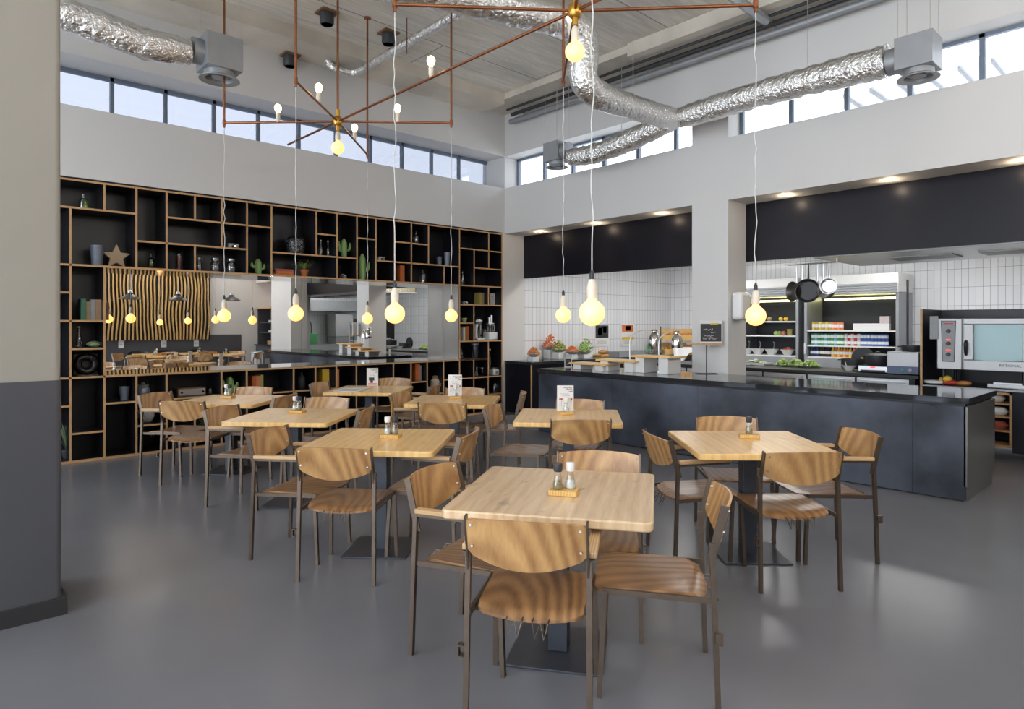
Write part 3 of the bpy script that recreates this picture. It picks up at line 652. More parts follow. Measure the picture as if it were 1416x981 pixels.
tor.grid(torf, 40, 12); tor.build('ring', pm('smoked_glass', (.03, .03, .03), .06, .4, bump=.4, bs=30), t)
MB().cb((0, .05, .13), (.25, .02, .25)).build('back', M['black'], t, bevel=.01); MB().cb((0, 0, .006), (.2, .1, .012)).build('foot', M['jar'], t)
mug(172, 554.6, 18.5, 13, 'grey metal cup under the left end of the mirror')
x, y, z = place(197.5, 556)
t = thing('lidded_jar', (x, y, z), 'grey blue lidded jar beside the grey cup, under the mirror', 'jar')
MB().lathe([(.06, 0), (.075, .02), (.075, .13), (.06, .16), (.05, .165)], n=20).build('body', M['mug'], t); MB().lathe([(.065, .165), (.065, .18), (.02, .19), (.02, .205), (.001, .21)], n=20).build('lid', M['greyc'], t)
x, y, z = place(262.7, 549); Wr = hh(262, 36); Hr = hh(262, 11)
t = thing('old_radio', (x, y, z), 'old brown and silver radio behind the left back table', 'radio')
MB().cb((0, 0, Hr/2), (Wr, .18, Hr)).build('case', M['brown'], t, bevel=.006); MB().cb((0, -.092, Hr/2), (Wr*.92, .006, Hr*.75)).build('front', M['steel'], t)
for s in (-.38, .38): MB().tube([(Wr*s, -.094, Hr*.5), (Wr*s, -.11, Hr*.5)], .014, 12).build('knob', M['black'], t)
bottle(290.7, 544, 11.5, 7, 'jar', 'small clear bottle right of the old radio')
books_at(346, 541, [(.05, .22, 'orange', 'orange book, left of the row behind the left back chairs'), (.045, .22, 'salmon', 'salmon book in the row behind the left back chairs'), (.05, .23, 'olive', 'olive book in the row behind the left back chairs')], 'books under the mirror, left')
bottle(417, 537.6, 24, 10, 'charcoal', 'black stoppered bottle under the middle of the mirror')
books_at(442, 538, [(.11, .27, 'yellow', 'wide yellow book under the middle of the mirror'), (.045, .25, 'black', 'black book right of the wide yellow one'), (.06, .25, 'orange', 'orange book right of the black one'), (.05, .255, 'salmon', 'salmon book at the right end of the yellow row')], 'books under the mirror, middle')
x, y, z = place(227, 583, 8.80)
x = (gx(188.5, 450)+gx(230.4, 450))/2
t = thing('soup_tureen', (x, 8.84, .345+TB/2), 'white tureen low in the shelf behind the left chairs', 'bowl')
MB().lathe([(.05, 0), (.06, .01), (.095, .07), (.10, .13), (.09, .13), (.05, .02), (.001, .015)], n=22).build('bowl', M['white'], t); MB().lathe([(.10, .13), (.06, .17), (.015, .18), (.02, .2), (.001, .205)], n=22).build('lid', M['white'], t)

# ------------------------------------------------------------------ dining tables
TAB = {1: (2.26, 2.11, 34.5, 'the nearest table'), 2: (4.13, 2.13, 46, 'the table beside the long dark counter'), 3: (2.39, 3.89, 43, 'the middle table on the left'),
       4: (2.47, 5.43, 43, 'the third table back on the left'), 5: (2.50, 7.03, 43, 'the far left table by the shelf wall'), 6: (4.14, 7.01, 43, 'the far table under the mirror with the folder on it'),
       7: (4.20, 5.41, 42, 'the table with the first white menu card'), 8: (4.18, 3.79, 41, 'the table with the menu card nearest the counter')}
def make_table():
    t = thing('dining_table', (0, 0, 0), 'x', 'table', 'square wooden cafe tables')
    tb = MB(); h = .44
    p = rounded(-h, -h, h, h, .03, 3); tb.prism(p, .712, .752); tb.build('tabletop', M['top'], t, bevel=.007, seg=3)
    MB().cb((0, 0, .36), (.095, .095, .70)).build('pole', M['tsteel'], t, bevel=.004)
    MB().cb((0, 0, .006), (.43, .43, .010)).build('base_plate', M['tsteel'], t, bevel=.002)
    MB().cb((0, 0, .706), (.32, .32, .008)).build('mounting_plate', M['tsteel'], t)
    return t
PT = Proto(make_table())
TL = {1: 'square light wood table with worn top, nearest to the camera', 2: 'square wooden table standing beside the long dark counter', 3: 'square wooden table in the middle left with salt, pepper and a menu stick',
      4: 'square wooden table third from the front on the left', 5: 'square wooden table at the far left by the shelf wall', 6: 'square wooden table with an open folder below the mirror',
      7: 'square wooden table with a white menu card in front of the mirror end', 8: 'square wooden table with a menu card in front of the counter end'}
for k, (x, y, a, d) in TAB.items():
    o = PT.put((x, y, 0), R(a), TL[k])
    if k == 1:
        for c in o.children:
            if c.name.startswith('tabletop'): WORN = c
REAR = [(4.55, -.2, 40, 'square wooden table seen in the left part of the mirror, front row'), (6.2, .05, 44, 'square wooden table seen in the mirror near the white pillar'),
        (4.9, -1.45, 0, 'square wooden table seen in the mirror before the black tub chairs, left'), (6.0, -1.45, 0, 'square wooden table seen in the mirror before the black tub chairs, right')]
for x, y, a, l in REAR: PT.put((x, y, 0), R(a), l)
WORN.data = WORN.data.copy(); WORN.data.materials[0] = M['topworn']

# ------------------------------------------------------------------ chairs
def make_chair(arms):
    t = thing('armchair' if arms else 'dining_chair', (0, 0, 0), 'x', 'chair', 'plywood cafe chairs')
    for s in (-1, 1):
        MB().bar((s*.236, -.235, 0), (s*.231, -.212, .66), .021, .021).build('leg', M['bronze'], t)
        MB().bar((s*.226, .235, 0), (s*.217, .212, .437), .021, .021).build('leg', M['bronze'], t)
        MB().bar((s*.229, -.203, .575), (s*.229, -.262, .812), .008, .032, (0, 1, 0)).build('back_upright', M['bronze'], t)
        MB().bar((s*.226, -.222, .428), (s*.217, .222, .437), .014, .022).build('seat_rail', M['bronze'], t)
        if arms:
            MB().bar((s*.236, -.215, .655), (s*.236, .125, .662), .03, .012).build('arm_bracket', M['bronze'], t)
            MB().bar((s*.238, -.205, .674), (s*.238, .135, .681), .042, .024).build('armrest', M['arm'], t, bevel=.005)
    MB().bar((-.218, .17, .428), (.218, .17, .428), .016, .016).bar((-.222, -.15, .422), (.222, -.15, .422), .016, .016).build('cross_rail', M['bronze'], t)
    def back(u, v):
        a = 2*u-1; zt = .806+.012*(1-a*a); zb = .672-.052*(1-a*a)
        if abs(a) > .95: k = (abs(a)-.95)/.05; zt -= .005*k*k; zb += .012*k*k
        z = zb+(zt-zb)*v
        return (a*.226, -.206-(z-.575)*.245-.040*(1-a*a), z)
    bk = MB().grid(back, 22, 8, .011, (0, -1, -.2)).build('backrest', M['back'], t)
    rv = MB()
    for s in (-1, 1):
        for z in (.70, .785): rv.tube([(s*.205, -.206-(z-.575)*.245+.002, z), (s*.205, -.206-(z-.575)*.245-.026, z)], .005, 8)
    rv.build('rivets', M['steel'], bk)
    def seat(u, v):
        a = 2*u-1; wd = .205+.012*v; y = -.185+.435*v
        y += (-.028*(1-a*a)*(1-v)+.012*(1-a*a)*v)
        c = min(1, max(0, (abs(a)-.86)/.14)); y += c*c*(.022 if v < .5 else -.022)*abs(2*v-1)**4
        z = .450-.014*(1-a*a)*(1-v)**.7-.010*max(0, (v-.82)/.18)**2-.016*max(0, (.14-v)/.14)**2
        return (a*wd, y, z)
    st_ = MB().grid(seat, 18, 18, .012).build('seat', M['seat'], t)
    for s in (-1, 1):
        x = s*.05
        MB().tube([(x-.03, -.15, .425), (x-.03, -.235, .42), (x-.018, -.255, .368), (x, -.225, .42), (x+.018, -.255, .368), (x+.03, -.235, .42), (x+.03, -.15, .425)], .0032, 6).build('link_hook', M['bronze'], st_)
    MB().box(-.262, -.250, .27, -.244, -.222, .276).box(-.262, -.250, .31, -.244, -.222, .316).box(-.266, -.250, .27, -.260, -.222, .316).build('leg_clip', M['bronze'], t)
    return t
PA, PC = Proto(make_chair(True)), Proto(make_chair(False))
CH = [  # back corners in the picture (left, right seen from behind), arms, heading override, label
    ((637, 714), (819.6, 725), 1, None, 'armchair with its back to the camera at the nearest table'),
    ((633, 637), (561, 664), 1, None, 'armchair on the left side of the nearest table'),
    ((1004, 703), (983, 662), 0, None, 'armless chair on the right side of the nearest table'),
    ((887.6, 629), (769, 625), 0, None, 'chair on the far side of the nearest table, behind the salt mill'),
    ((1053.6, 625.7), (1167.5, 624.3), 0, None, 'armless chair with its back to the camera at the table beside the dark counter'),
    ((888.7, 593), (929.5, 611), 1, None, 'armchair on the left side of the table beside the dark counter'),
    ((1047.7, 578.4), (960.5, 577), 0, None, 'chair on the far side of the table beside the dark counter'),
    ((1223, 606.5), (1160, 588.8), 1, None, 'armchair on the right side of the table beside the dark counter'),
    ((404, 618), (519.6, 621), 0, None, 'armless chair in front of the middle left table, back to the camera'),
    ((393, 589), (346, 601), 1, 305, 'armchair on the left side of the middle left table'),
    ((636, 605), (659.6, 591), 1, None, 'armchair on the right side of the middle left table, seen from its back edge'),
    ((576, 557), (647, 559), 0, 36, 'chair with its back to the camera at the table in front of the mirror end'),
    ((321.6, 560.6), (289.8, 567), 1, 305, 'armchair on the left side of the third table back on the left'),
    ((497, 568), (516, 559), 0, None, 'chair on the right side of the third table back on the left'),
    ((486, 551), (419.6, 549.8), 0, None, 'chair on the far side of the third table back on the left'),
    ((239, 541), (188, 548), 1, None, 'leftmost armchair, at the far left table beside the shelf wall'),
    ((216, 554.6), (286.6, 555.7), 0, None, 'armless chair with its back to the camera at the far left table'),
    ((380, 550), (409, 544), 0, None, 'chair on the right side of the far left table'),
    ((380, 536.5), (323, 535.6), 0, None, 'chair on the far side of the far left table, against the shelves'),
    ((451.4, 528.6), (431, 530.7), 0, 305, 'chair on the left side of the table with the open folder'),
    ((595.6, 535), (607, 530.7), 1, 128, 'armchair on the right side of the table with the open folder'),
    ((568, 524), (524, 523.3), 0, None, 'chair on the far side of the table with the open folder'),
    ((562.7, 543), (544, 544.5), 1, 300, 'armchair on the left side of the table in front of the mirror end'),
    ((729.6, 545), (713.7, 541.8), 0, 135, 'chair standing apart near the black salad counter, right of the mirror end table'),
    ((689.3, 560.4), (672.4, 563.6), 0, 300, 'armless chair on the left side of the menu card table nearest the counter'),
    ((672.4, 537.7), (614.7, 536.5), 0, None, 'chair on the far side of the table in front of the mirror end'),
    ((760, 581), (847, 580.6), 0, None, 'chair with its back to the camera at the menu card table nearest the counter'),
    ((838, 554.7), (767.8, 552.6), 1, None, 'armchair between the menu card table and the dark counter')]
for L, Rr_, arms, hd, lab in CH:
    p, q = at_z(*L, .81), at_z(*Rr_, .81)
    h = R(hd) if hd is not None else math.atan2(q[1]-p[1], q[0]-p[0])+math.pi/2
    mx_, my_ = (p[0]+q[0])/2, (p[1]+q[1])/2
    (PA if arms else PC).put((mx_+.262*math.cos(h), my_+.262*math.sin(h), 0), h-math.pi/2, lab)
for i, (x, y, h, a) in enumerate(((4.1, -.65, 45, 0), (4.95, -.65, 135, 1), (4.25, .15, 315, 1), (5.7, .45, 315, 0), (6.6, -.35, 135, 1), (6.7, .55, 225, 0), (4.9, -.78, 270, 0), (6.0, -.78, 270, 1))):
    (PA if a else PC).put((x, y, 0), R(h-90), ['chair seen only in the mirror, near corner of its first table', 'armchair seen only in the mirror, right of its first table', 'armchair seen only in the mirror, left of its first table',
        'chair seen in the mirror, left of the table near the white pillar', 'armchair seen in the mirror, near side of the table by the white pillar', 'chair seen in the mirror, far side of the table by the white pillar',
        'chair seen in the mirror opposite the left black tub chair', 'armchair seen in the mirror opposite the right black tub chair'][i])
# black tub chairs along the slat wall
def make_tub():
    t = thing('tub_chair', (0, 0, 0), 'x', 'chair', 'black tub chairs along the slat wall')
    def shell(u, v):
        a = R(-115+230*u); r = .27+.04*v; zt = .62+.20*math.cos(a/1.35)
        return (r*math.sin(a), -r*math.cos(a)*.95, .42+(zt-.42)*v)
    MB().grid(shell, 26, 6, .02, (0, .3, 0)).build('shell', M['black'], t)
    MB().ball((0, .02, .43), .27, (1, .95, .14)).build('seat', M['black'], t)
    for sx in (-1, 1):
        for sy in (-1, 1): MB().tube([(sx*.16, sy*.14, .41), (sx*.23, sy*.21, 0)], .011, 8).build('leg', M['block'], t)
    return t
PTub = Proto(make_tub())
for i, x in enumerate((4.75, 5.45, 6.3)): PTub.put((x, -2.2, 0), 0, 'black moulded tub chair below the slat wall, %s in the mirror' % ('left', 'middle', 'right')[i])

# ------------------------------------------------------------------ table settings
def make_mill(cap, fill, name):
    t = thing(name, (0, 0, 0), 'x', 'mill')
    MB().lathe([(.021, 0), (.0245, .004), (.0255, .022), (.017, .055), (.0155, .075), (.017, .082)], n=20).build('glass_body', M['jar' if cap == 'black' else 'glass'], t)
    MB().lathe([(.0225, .003), (.0235, .02), (.018, .036), (.001, .038)], n=16).build('contents', M[fill], t)
    MB().lathe([(.018, .08), (.0205, .084), (.0215, .112), (.020, .118), (.001, .119)], n=20).build('grinder_cap', M[cap], t)
    return t
PM_B, PM_W = Proto(make_mill('charcoal', 'khaki', 'pepper_mill')), Proto(make_mill('white', 'white', 'salt_mill'))
def make_block():
    t = MB().box(-.065, -.045, 0, .065, .045, .024).build('wooden_block', M['block'], bevel=.002); tag(t, 'x', 'block', 'wooden blocks that hold the mills'); return t
PB = Proto(make_block())
ZTOP = .753
def make_card(name, pic):
    t = thing(name, (0, 0, 0), 'x', 'menu card', 'upright menu cards')
    MB().cb((0, 0, .112), (.145, .004, .225)).build('card', M['white'], t, smooth=False)
    g = MB(); squiggle(g, -.02, .06, .205, -.0035, .006, .0022, 18, 1); squiggle(g, 0, .06, .19, -.0035, .006, .002, 18, 2); squiggle(g, .03, .06, .172, -.0035, .006, .0022, 10, 3)
    for i in range(3): squiggle(g, -.045+.012*i, .03+.008*i, .15-.017*i, -.0035, .0025, .0011, 22, 5+i)
    g.build('lettering', M['brown'], t)
    d = MB()
    if pic: d.cb((-.01, -.003, .085), (.07, .002, .04)).cb((-.01, -.003, .05), (.035, .002, .03)).build('picture', M['charcoal'], t, smooth=False); MB().cb((0, -.003, .02), (.11, .002, .02)).build('picture_food', M['orange'], t, smooth=False)
    else:
        for i, xx in enumerate((-.05, -.035, .05)): d.tube([(xx, -.003, .04), (xx+.004, -.003, .10)], .001, 5).ball((xx+.004, -.003, .105), .008, (1, .3, 1.2), 8, 6)
        d.build('picture', M['redstone'], t)
    return t
CARD_A, CARD_B = Proto(make_card('menu_card', False)), Proto(make_card('menu_card', True))
cam_ang = math.atan2(AX, AY)
def setting(px, py, black, white, rz, where):
    x, y = at_z(px, py, ZTOP+.012)
    PB.put((x, y, ZTOP), rz, 'small wooden block holding mills on '+where)
    zz = ZTOP+.0245
    rx, ry = AX, -AY        # picture-right direction
    if black is not None: PM_B.put((x+rx*black, y+ry*black, zz), 0, 'black-capped pepper mill on '+where)
    if white is not None: PM_W.put((x+rx*white+.012*AY, y+ry*white+.012*AX, zz), 0, 'white-capped salt mill on '+where)
    return x, y
ra = cam_ang-math.pi/2
setting(780, 680, -.028, .030, ra+R(-16), TAB[1][3])
x, y = setting(1036, 603, -.002, None, ra+R(-15), TAB[2][3]); PM_W.put((x+.05*AY+.018*AX, y+.05*AX-.018*AY, ZTOP), 0, 'white-capped mill half hidden behind the pepper mill beside the dark counter')
x, y = setting(541, 603, .026, -.028, ra+R(-8), TAB[3][3])
one('menu_stick', MB().tube([(0, 0, 0), (0, 0, .22)], .004, 8).cb((0, 0, .235), (.012, .004, .05)), M['brass'], 'thin upright stick between the mills on the middle left table', 'stick', loc=(x+.02*AY, y+.02*AX, ZTOP+.0245))
setting(411, 569, .016, -.022, ra+R(-8), TAB[4][3])
setting(315, 549, .02, -.02, ra+R(-8), TAB[5][3])
for (px, py, k, w_) in ((629, 549.5, 7, 'in front of the right mirror end'), (782, 571, 8, 'nearest the counter')):
    x, y = at_z(px, py, ZTOP+.012)
    PB.put((x, y, ZTOP), ra+R(12), 'small wooden block under the menu card '+w_)
    CARD_A.put((x+.02*AY, y+.02*AX, ZTOP+.0245), ra, 'white menu card with a salt mill before it, '+w_)
    PM_W.put((x-.022*AY+.004, y-.022*AX, ZTOP+.0245), 0, 'white mill in front of the menu card '+w_)
x, y = at_z(515, 533.5, ZTOP); CARD_B.put((x, y, ZTOP), ra, 'white menu card with a dark picture on the open folder table')
x, y = at_z(487, 539.5, ZTOP)
t = thing('menu_folder', (x, y, ZTOP), 'open pale folder lying flat on the far table below the mirror', 'folder', rz=R(43))
for s in (-1, 1): MB().cb((s*.115, 0, .006+.002*(s > 0)), (.225, .31, .008)).build('page', M['paper'], t, smooth=False)
MB().cb((-.11, 0, .0108), (.16, .2, .001)).build('print', M['greyc'], t, smooth=False)
for i, (x, y, a, l) in enumerate(REAR):
    PB.put((x+.05, y, ZTOP), R(20), 'wooden mill block on the mirrored table, '+['left front', 'by the pillar', 'left back', 'right back'][i])
    PM_B.put((x+.03, y, ZTOP+.0245), 0, 'pepper mill seen in the mirror, '+['left front table', 'table by the pillar', 'left back table', 'right back table'][i])
    PM_W.put((x+.075, y, ZTOP+.0245), 0, 'salt mill seen in the mirror, '+['left front table', 'table by the pillar', 'left back table', 'right back table'][i])

# ------------------------------------------------------------------ dark island counter
IX0, IX1, IY0, IY1, IZ = 6.70, 7.74, 1.45, 6.66, .90
t = thing('island_counter', (0, 0, 0), 'long dark steel counter with glossy black top', 'counter')
ys = [IY0+.012, 3.02, 4.62, IY1]
ys = [IY0+.012, at_x(1262, 600, IX0)[0], at_x(965, 600, IX0)[0], at_x(846, 600, IX0)[0], IY1-.002]
ys = sorted(set(max(IY0+.012, v) for v in ys))
for a, b in zip(ys, ys[1:]): MB().box(IX0, a+.0015, .012, IX0+.02, b-.0015, IZ-.075).build('front_panel', M['blacksteel'], t, bevel=.001)
MB().box(IX0+.02, IY0+.03, .0, IX1-.02, IY1-.02, IZ-.06).build('body', M['lam'], t, smooth=False)
MB().box(IX0+.0, IY0, .13, IX1-.02, IY0+.03, IZ-.075).build('end_panel', M['endsteel'], t, bevel=.002)['label'] = 'lighter steel end panel of the counter'
MB().box(IX0+.02, IY0+.015, .0, IX1-.06, IY0+.03, .13).build('plinth', M['endsteel'], t)
MB().box(IX0+.012, IY0+.02, IZ-.072, IX1-.03, IY1-.02, IZ-.05).build('shadow_gap', M['black'], t, smooth=False)
MB().box(IX0-.012, IY0-.012, IZ-.052, IX1, IY1+.012, IZ).build('worktop', M['blacktop'], t, bevel=.0015)
# salad counter along the tiled wall
SY = 7.93
t = thing('salad_counter', (0, 0, 0), 'black salad counter running along the left tiled wall of the kitchen', 'counter')
MB().box(XK+.01, SY+.01, .0, XB-.7, YW-.01, .85).build('body', M['lamsteel'], t, smooth=False)
MB().box(XK-.01, SY-.015, .85, XB-.01, YW-.005, .90).build('worktop', M['blacktop'], t, bevel=.002)
MB().box(XK+.002, SY-.002, .0, XK+.022, SY+.012, .85).build('edge_strip', M['ply'], t, smooth=False)['label'] = 'pale plywood edge strip'
sx0, sx1 = 9.0, 10.4
MB().box(sx0, SY-.004, .60, sx1, SY+.006, .63).box(sx0, SY-.004, .78, sx1, SY+.006, .81).box(sx0, SY-.004, .6, sx0+.03, SY+.006, .81).box(sx1-.03, SY-.004, .6, sx1, SY+.006, .81).build('cubby_frame', M['ply'], t, smooth=False)

# ------------------------------------------------------------------ boards, lamps and signs on the island
def island_pt(px, py): return at_z(px, py, IZ)
def riser(px0, px1, pyt, x0, dep, hgt, label):
    """low white box stand with a wooden board; px0..px1 extent of its front edge in the picture"""
    ya, yb = at_x(px0, pyt, x0)[0], at_x(px1, pyt, x0)[0]
    t = thing('food_riser', (x0, (ya+yb)/2, IZ+.001), label, 'stand', 'wooden boards on white risers'); W = abs(ya-yb)
    MB().box(-.01, -W/2, hgt-.025, dep, W/2, hgt).build('board', M['top'], t, bevel=.003)
    for s in (-1, 1):
        MB().box(.02, s*(W/2-.13)-.07, 0, dep-.02, s*(W/2-.13)+.07, hgt-.025).build('riser_block', M['white'], t, bevel=.004)
    return t
riser(787, 837, 508, 6.95, .30, .10, 'lowest wooden board on white risers at the left end of the dark counter')
riser(824, 879, 503, 7.02, .30, .16, 'middle wooden board on white risers on the dark counter')
riser(872, 928, 498, 7.08, .34, .23, 'highest wooden board on white risers on the dark counter')
x, y = 7.25, 6.58
t = thing('price_sign', (x, y, IZ+.001), 'small black chalk sign on the left end of the dark counter', 'sign', rz=ra)
MB().cb((0, 0, .068), (.11, .01, .135)).build('frame', M['white'], t, bevel=.002); MB().cb((0, -.006, .068), (.092, .002, .115)).build('board', M['black'], t, smooth=False)
g = MB(); squiggle(g, -.025, .02, .095, -.009, .006, .002, 10, 3); squiggle(g, -.035, .03, .055, -.009, .01, .002, 12, 4); g.build('lettering', M['white'], t)
x, y = at_z(723, 493, .9)
t = thing('price_sign', (8.1, 8.15, .901), 'small black sign on a wooden foot at the left end of the salad counter', 'sign', rz=ra)
MB().cb((0, 0, .02), (.12, .07, .04)).build('foot', M['block'], t, bevel=.003); MB().cb((0, 0, .14), (.12, .01, .21)).build('frame', M['white'], t, bevel=.002); MB().cb((0, -.006, .14), (.10, .002, .18)).build('board', M['black'], t, smooth=False)
g = MB()
for i in range(4): squiggle(g, -.035, .035, .2-.035*i, -.009, .006, .002, 12, 7+i)
g.build('lettering', M['white'], t)
# goose-neck heat lamps
def heat_lamp(px, pyb, pxl, pyl, x0, label):
    yb = at_x(px, pyb, x0)[0]; d = depth(x0, yb); zt = EYE+(HY-pyl)*d/F
    ln = (pxl-px)*d/F
    t = thing('heat_lamp', (x0, yb, IZ+.001), label, 'lamp', 'chrome heat lamps over the counter', rz=ra)
    hz = zt-IZ
    MB().lathe([(.05, 0), (.05, .01), (.012, .014)], n=20).tube([(0, 0, 0), (0, 0, hz-.12), (.02, 0, hz-.05), (.08, 0, hz), (.17, 0, hz+.03), (ln-.04, 0, hz+.035), (ln, 0, hz+.03), (ln, 0, hz+.01)], .009, 10).build('goose_neck', M['steel'], t)
    MB().lathe([(.075, -.19), (.08, -.14), (.072, -.06), (.05, -.02), (.03, 0), (.03, .02), (.055, .028), (.05, .04), (.001, .045)], (ln, 0, hz), n=22).build('lamp_head', pm('chrome_bell', (.55, .53, .5), .08, 1, bump=.1, bs=20), t)
    MB().ball((ln, 0, hz-.12), .035).build('heat_bulb', M['bulb2'], t)
heat_lamp(871, 503, 905, 460, 7.3, 'chrome heat lamp on a goose neck, left of the pair over the counter')
heat_lamp(911, 498, 936, 462, 7.45, 'chrome heat lamp on a goose neck, right of the pair beside the pillar')
# chalkboard on a black stand
x, y = 7.60, at_x(977, 515, 7.60)[0]
t = thing('sign_stand', (x, y, IZ+.0015), 'thin black stand with a small wooden shelf against the white pillar', 'stand', rz=ra)
dd = depth(x, y); zs = EYE-(475-HY)*dd/F-IZ
MB().cb((0, 0, .003), (.26, .12, .006)).tube([(0, 0, 0), (0, 0, zs-.02)], .008, 8).build('pole', M['black'], t)
MB().cb((-.03, 0, zs-.008), (.42, .16, .022)).build('shelf', M['arm'], t, bevel=.003)
t = thing('chalkboard', (x+.06*AX, y-.06*AY, IZ+zs+.005), 'small framed chalkboard with two yellow clips in front of the white pillar', 'chalkboard', rz=ra)
bw = 31*dd/F; bh = 31*dd/F
MB().cb((0, 0, bh/2), (bw, .02, bh)).build('frame', M['white'], t, bevel=.002); MB().cb((-.006, -.011, bh/2-.012), (bw-.02, .004, bh-.06)).build('slate', M['charcoal'], t, smooth=False)
for s in (.01, .06): MB().cb((s, -.016, bh-.045), (.045, .008, .022)).build('clip', M['yellow'], t, bevel=.002)
g = MB(); squiggle(g, -bw*.36, bw*.05, bh*.6, -.0145, .014, .0026, 18, 21); squiggle(g, -.01, bw*.18, bh*.47, -.0145, .010, .002, 12, 22)
squiggle(g, -bw*.36, bw*.1, bh*.33, -.0145, .012, .0024, 18, 23); squiggle(g, -bw*.4, bw*.25, bh*.2, -.0145, .02, .002, 30, 24); g.build('lettering', M['white'], t)
# soap dispenser on the pillar cheek
t = thing('towel_dispenser', (7.99, 4.285, 1.60), 'white rounded towel dispenser on the side of the pillar', 'dispenser')
MB().box(-.13, -.15, 0, .13, 0, .36).build('housing', M['white'], t, bevel=.045, seg=4); MB().cb((0, -.152, .05), (.12, .006, .02)).build('slot', M['greyc'], t)

# ------------------------------------------------------------------ copper chandeliers with globe pendants
ZH = 3.66
def hz_pt(px, py): return at_z(px, py, ZH)
def globe(t, x, y, z, r=.066, sock=True):
    """globe bulb hanging with its centre at x, y, z"""
    g = MB().lathe([(.001, -r)]+[(r*math.sin(a), -r*math.cos(a)) for a in [math.pi*i/14 for i in range(1, 13)]]+[(.021, r*1.12), (.019, r*1.2)], (x, y, z), n=24)
    g.build('globe_bulb', M['bulb'], t)
    MB().lathe([(.020, r*1.12), (.026, r*1.22), (.027, r*1.75), (.0275, r*1.80), (.025, r*2.1), (.018, r*2.5), (.009, r*2.65), (.001, r*2.66)], (x, y, z), n=20).build('socket', M['cream'], t)
def cordpts(x, y, z0, z1, seed, wob=.008):
    rnd = random.Random(seed); n = 26
    return [(x+(rnd.uniform(-wob, wob) if 2 < i < n-2 else 0), y+(rnd.uniform(-wob, wob) if 2 < i < n-2 else 0), z0+(z1-z0)*i/n) for i in range(n+1)]
def chandelier(hub, ends, bulbs, label, rods):
    hx, hy = hub
    t = thing('pipe_chandelier', (hx, hy, ZH), label, 'chandelier', 'copper pipe chandeliers')
    MB().lathe([(.03, -.05), (.045, -.035), (.05, 0), (.045, .035), (.03, .05)], n=20).tube([(0, 0, -.10), (0, 0, .12)], .022, 14).build('hub', M['brass'], t)
    for ex, ey in ends:
        MB().tube([(0, 0, 0), (ex-hx, ey-hy, 0)], .0115, 10).build('arm_pipe', M['copper'], t)
    for ex, ey in rods:
        mb = MB().tube([(ex-hx, ey-hy, -.05), (ex-hx, ey-hy, CZ-ZH)], .0115, 10).lathe([(.017, -.02), (.017, .03)], (ex-hx, ey-hy, 0), n=12).lathe([(.045, CZ-ZH-.012), (.045, CZ-ZH)], (ex-hx, ey-hy, 0), n=14)
        mb.build('hanging_pipe', M['copper'], t)
    MB().tube([(0, 0, 0), (0, 0, CZ-ZH)], .0115, 10).build('hanging_pipe', M['copper'], t)
    for bx, by in bulbs:
        b = MB(); b.lathe([(.016, .0), (.016, .02), (.022, .03), (.023, .085), (.017, .095)], (bx-hx, by-hy, 0), n=16); s_ = b.build('lamp_socket', M['cream'], t)
        MB().lathe([(.014, .095), (.02, .105), (.034, .135), (.036, .15), (.03, .172), (.015, .186), (.001, .188)], (bx-hx, by-hy, 0), n=18).build('small_bulb', M['bulb2'], s_)
    globe(t, 0, 0, -.105-.066*2.6)
    return t
def mid(a, b, k=.5): return (a[0]+(b[0]-a[0])*k, a[1]+(b[1]-a[1])*k)
h1 = hz_pt(467, 168); h2 = hz_pt(795, 15)
L1, R1, N1, F1 = hz_pt(310, 170), hz_pt(624, 170), hz_pt(409, 112), hz_pt(508, 214)
ux, uy = h2[0]-h1[0], h2[1]-h1[1]; dl_ = math.hypot(ux, uy); ux /= dl_; uy /= dl_
B1 = (h1[0]-ux*1.2, h1[1]-uy*1.2)
L2, R2, F2 = hz_pt(546, 6), hz_pt(1045, 7), hz_pt(779, 112)
N2 = (h2[0]-(F2[0]-h2[0])*.86, h2[1]-(F2[1]-h2[1])*.86)
B2 = (h2[0]+ux*1.2, h2[1]+uy*1.2)
def onarm(h, e, px): # point of the arm whose picture column is px
    best = min((i/40 for i in range(41)), key=lambda k: abs(CX+F*((AX*mid(h, e, k)[0]-AY*mid(h, e, k)[1])/depth(*mid(h, e, k)))-px)); return mid(h, e, best)
c1_ = chandelier(h1, [L1, R1, N1, F1, B1], [onarm(h1, L1, 386), onarm(h1, R1, 548), onarm(h1, N1, 440), onarm(h1, F1, 490)], 'far copper pipe chandelier with six arms, left of the picture centre', [L1, R1, N1, F1])
c2_ = chandelier(h2, [L2, R2, F2, N2, B2, h1], [onarm(h2, h1, 597), mid(h2, F2, .3)], 'near copper pipe chandelier at the top edge of the photo', [L2, R2, F2, N2])
def pendant(e, py_bulb, label, seed):
    x, y = e; d = depth(x, y); z = EYE+(HY-py_bulb)*d/F
    t = thing('globe_pendant', (x, y, z), label, 'pendant lamp', 'warm globe pendants')
    globe(t, 0, 0, 0); top = .066*2.66
    MB().lathe([(.012, top-.01), (.013, top+.02), (.005, top+.045)], n=12).build('cord_grip', M['black'], t)
    MB().tube(cordpts(0, 0, top+.03, ZH-.05-z, seed), .0034, 6).build('cord', M['cord'], t)
for e, py, l, s_ in ((L1, 437, 'globe pendant hanging at the left end of the far chandelier', 1), (N1, 434, 'globe pendant in front of the mirror, over the left tables', 2),
                     (F1, 441, 'smallest globe pendant, hanging close to the mirror wall', 3), (R1, 437, 'globe pendant against the brushed metal panel right of the mirror', 4),
                     (L2, 434, 'globe pendant hanging from the left end of the near chandelier', 5), (F2, 436, 'smaller globe pendant of the pair before the white tiles', 6),
                     (N2, 433, 'biggest globe pendant, hanging before the white tiles', 7), (R2, 437, 'globe pendant hanging right of the pillar', 8)):
    pendant(e, py, l, s_)

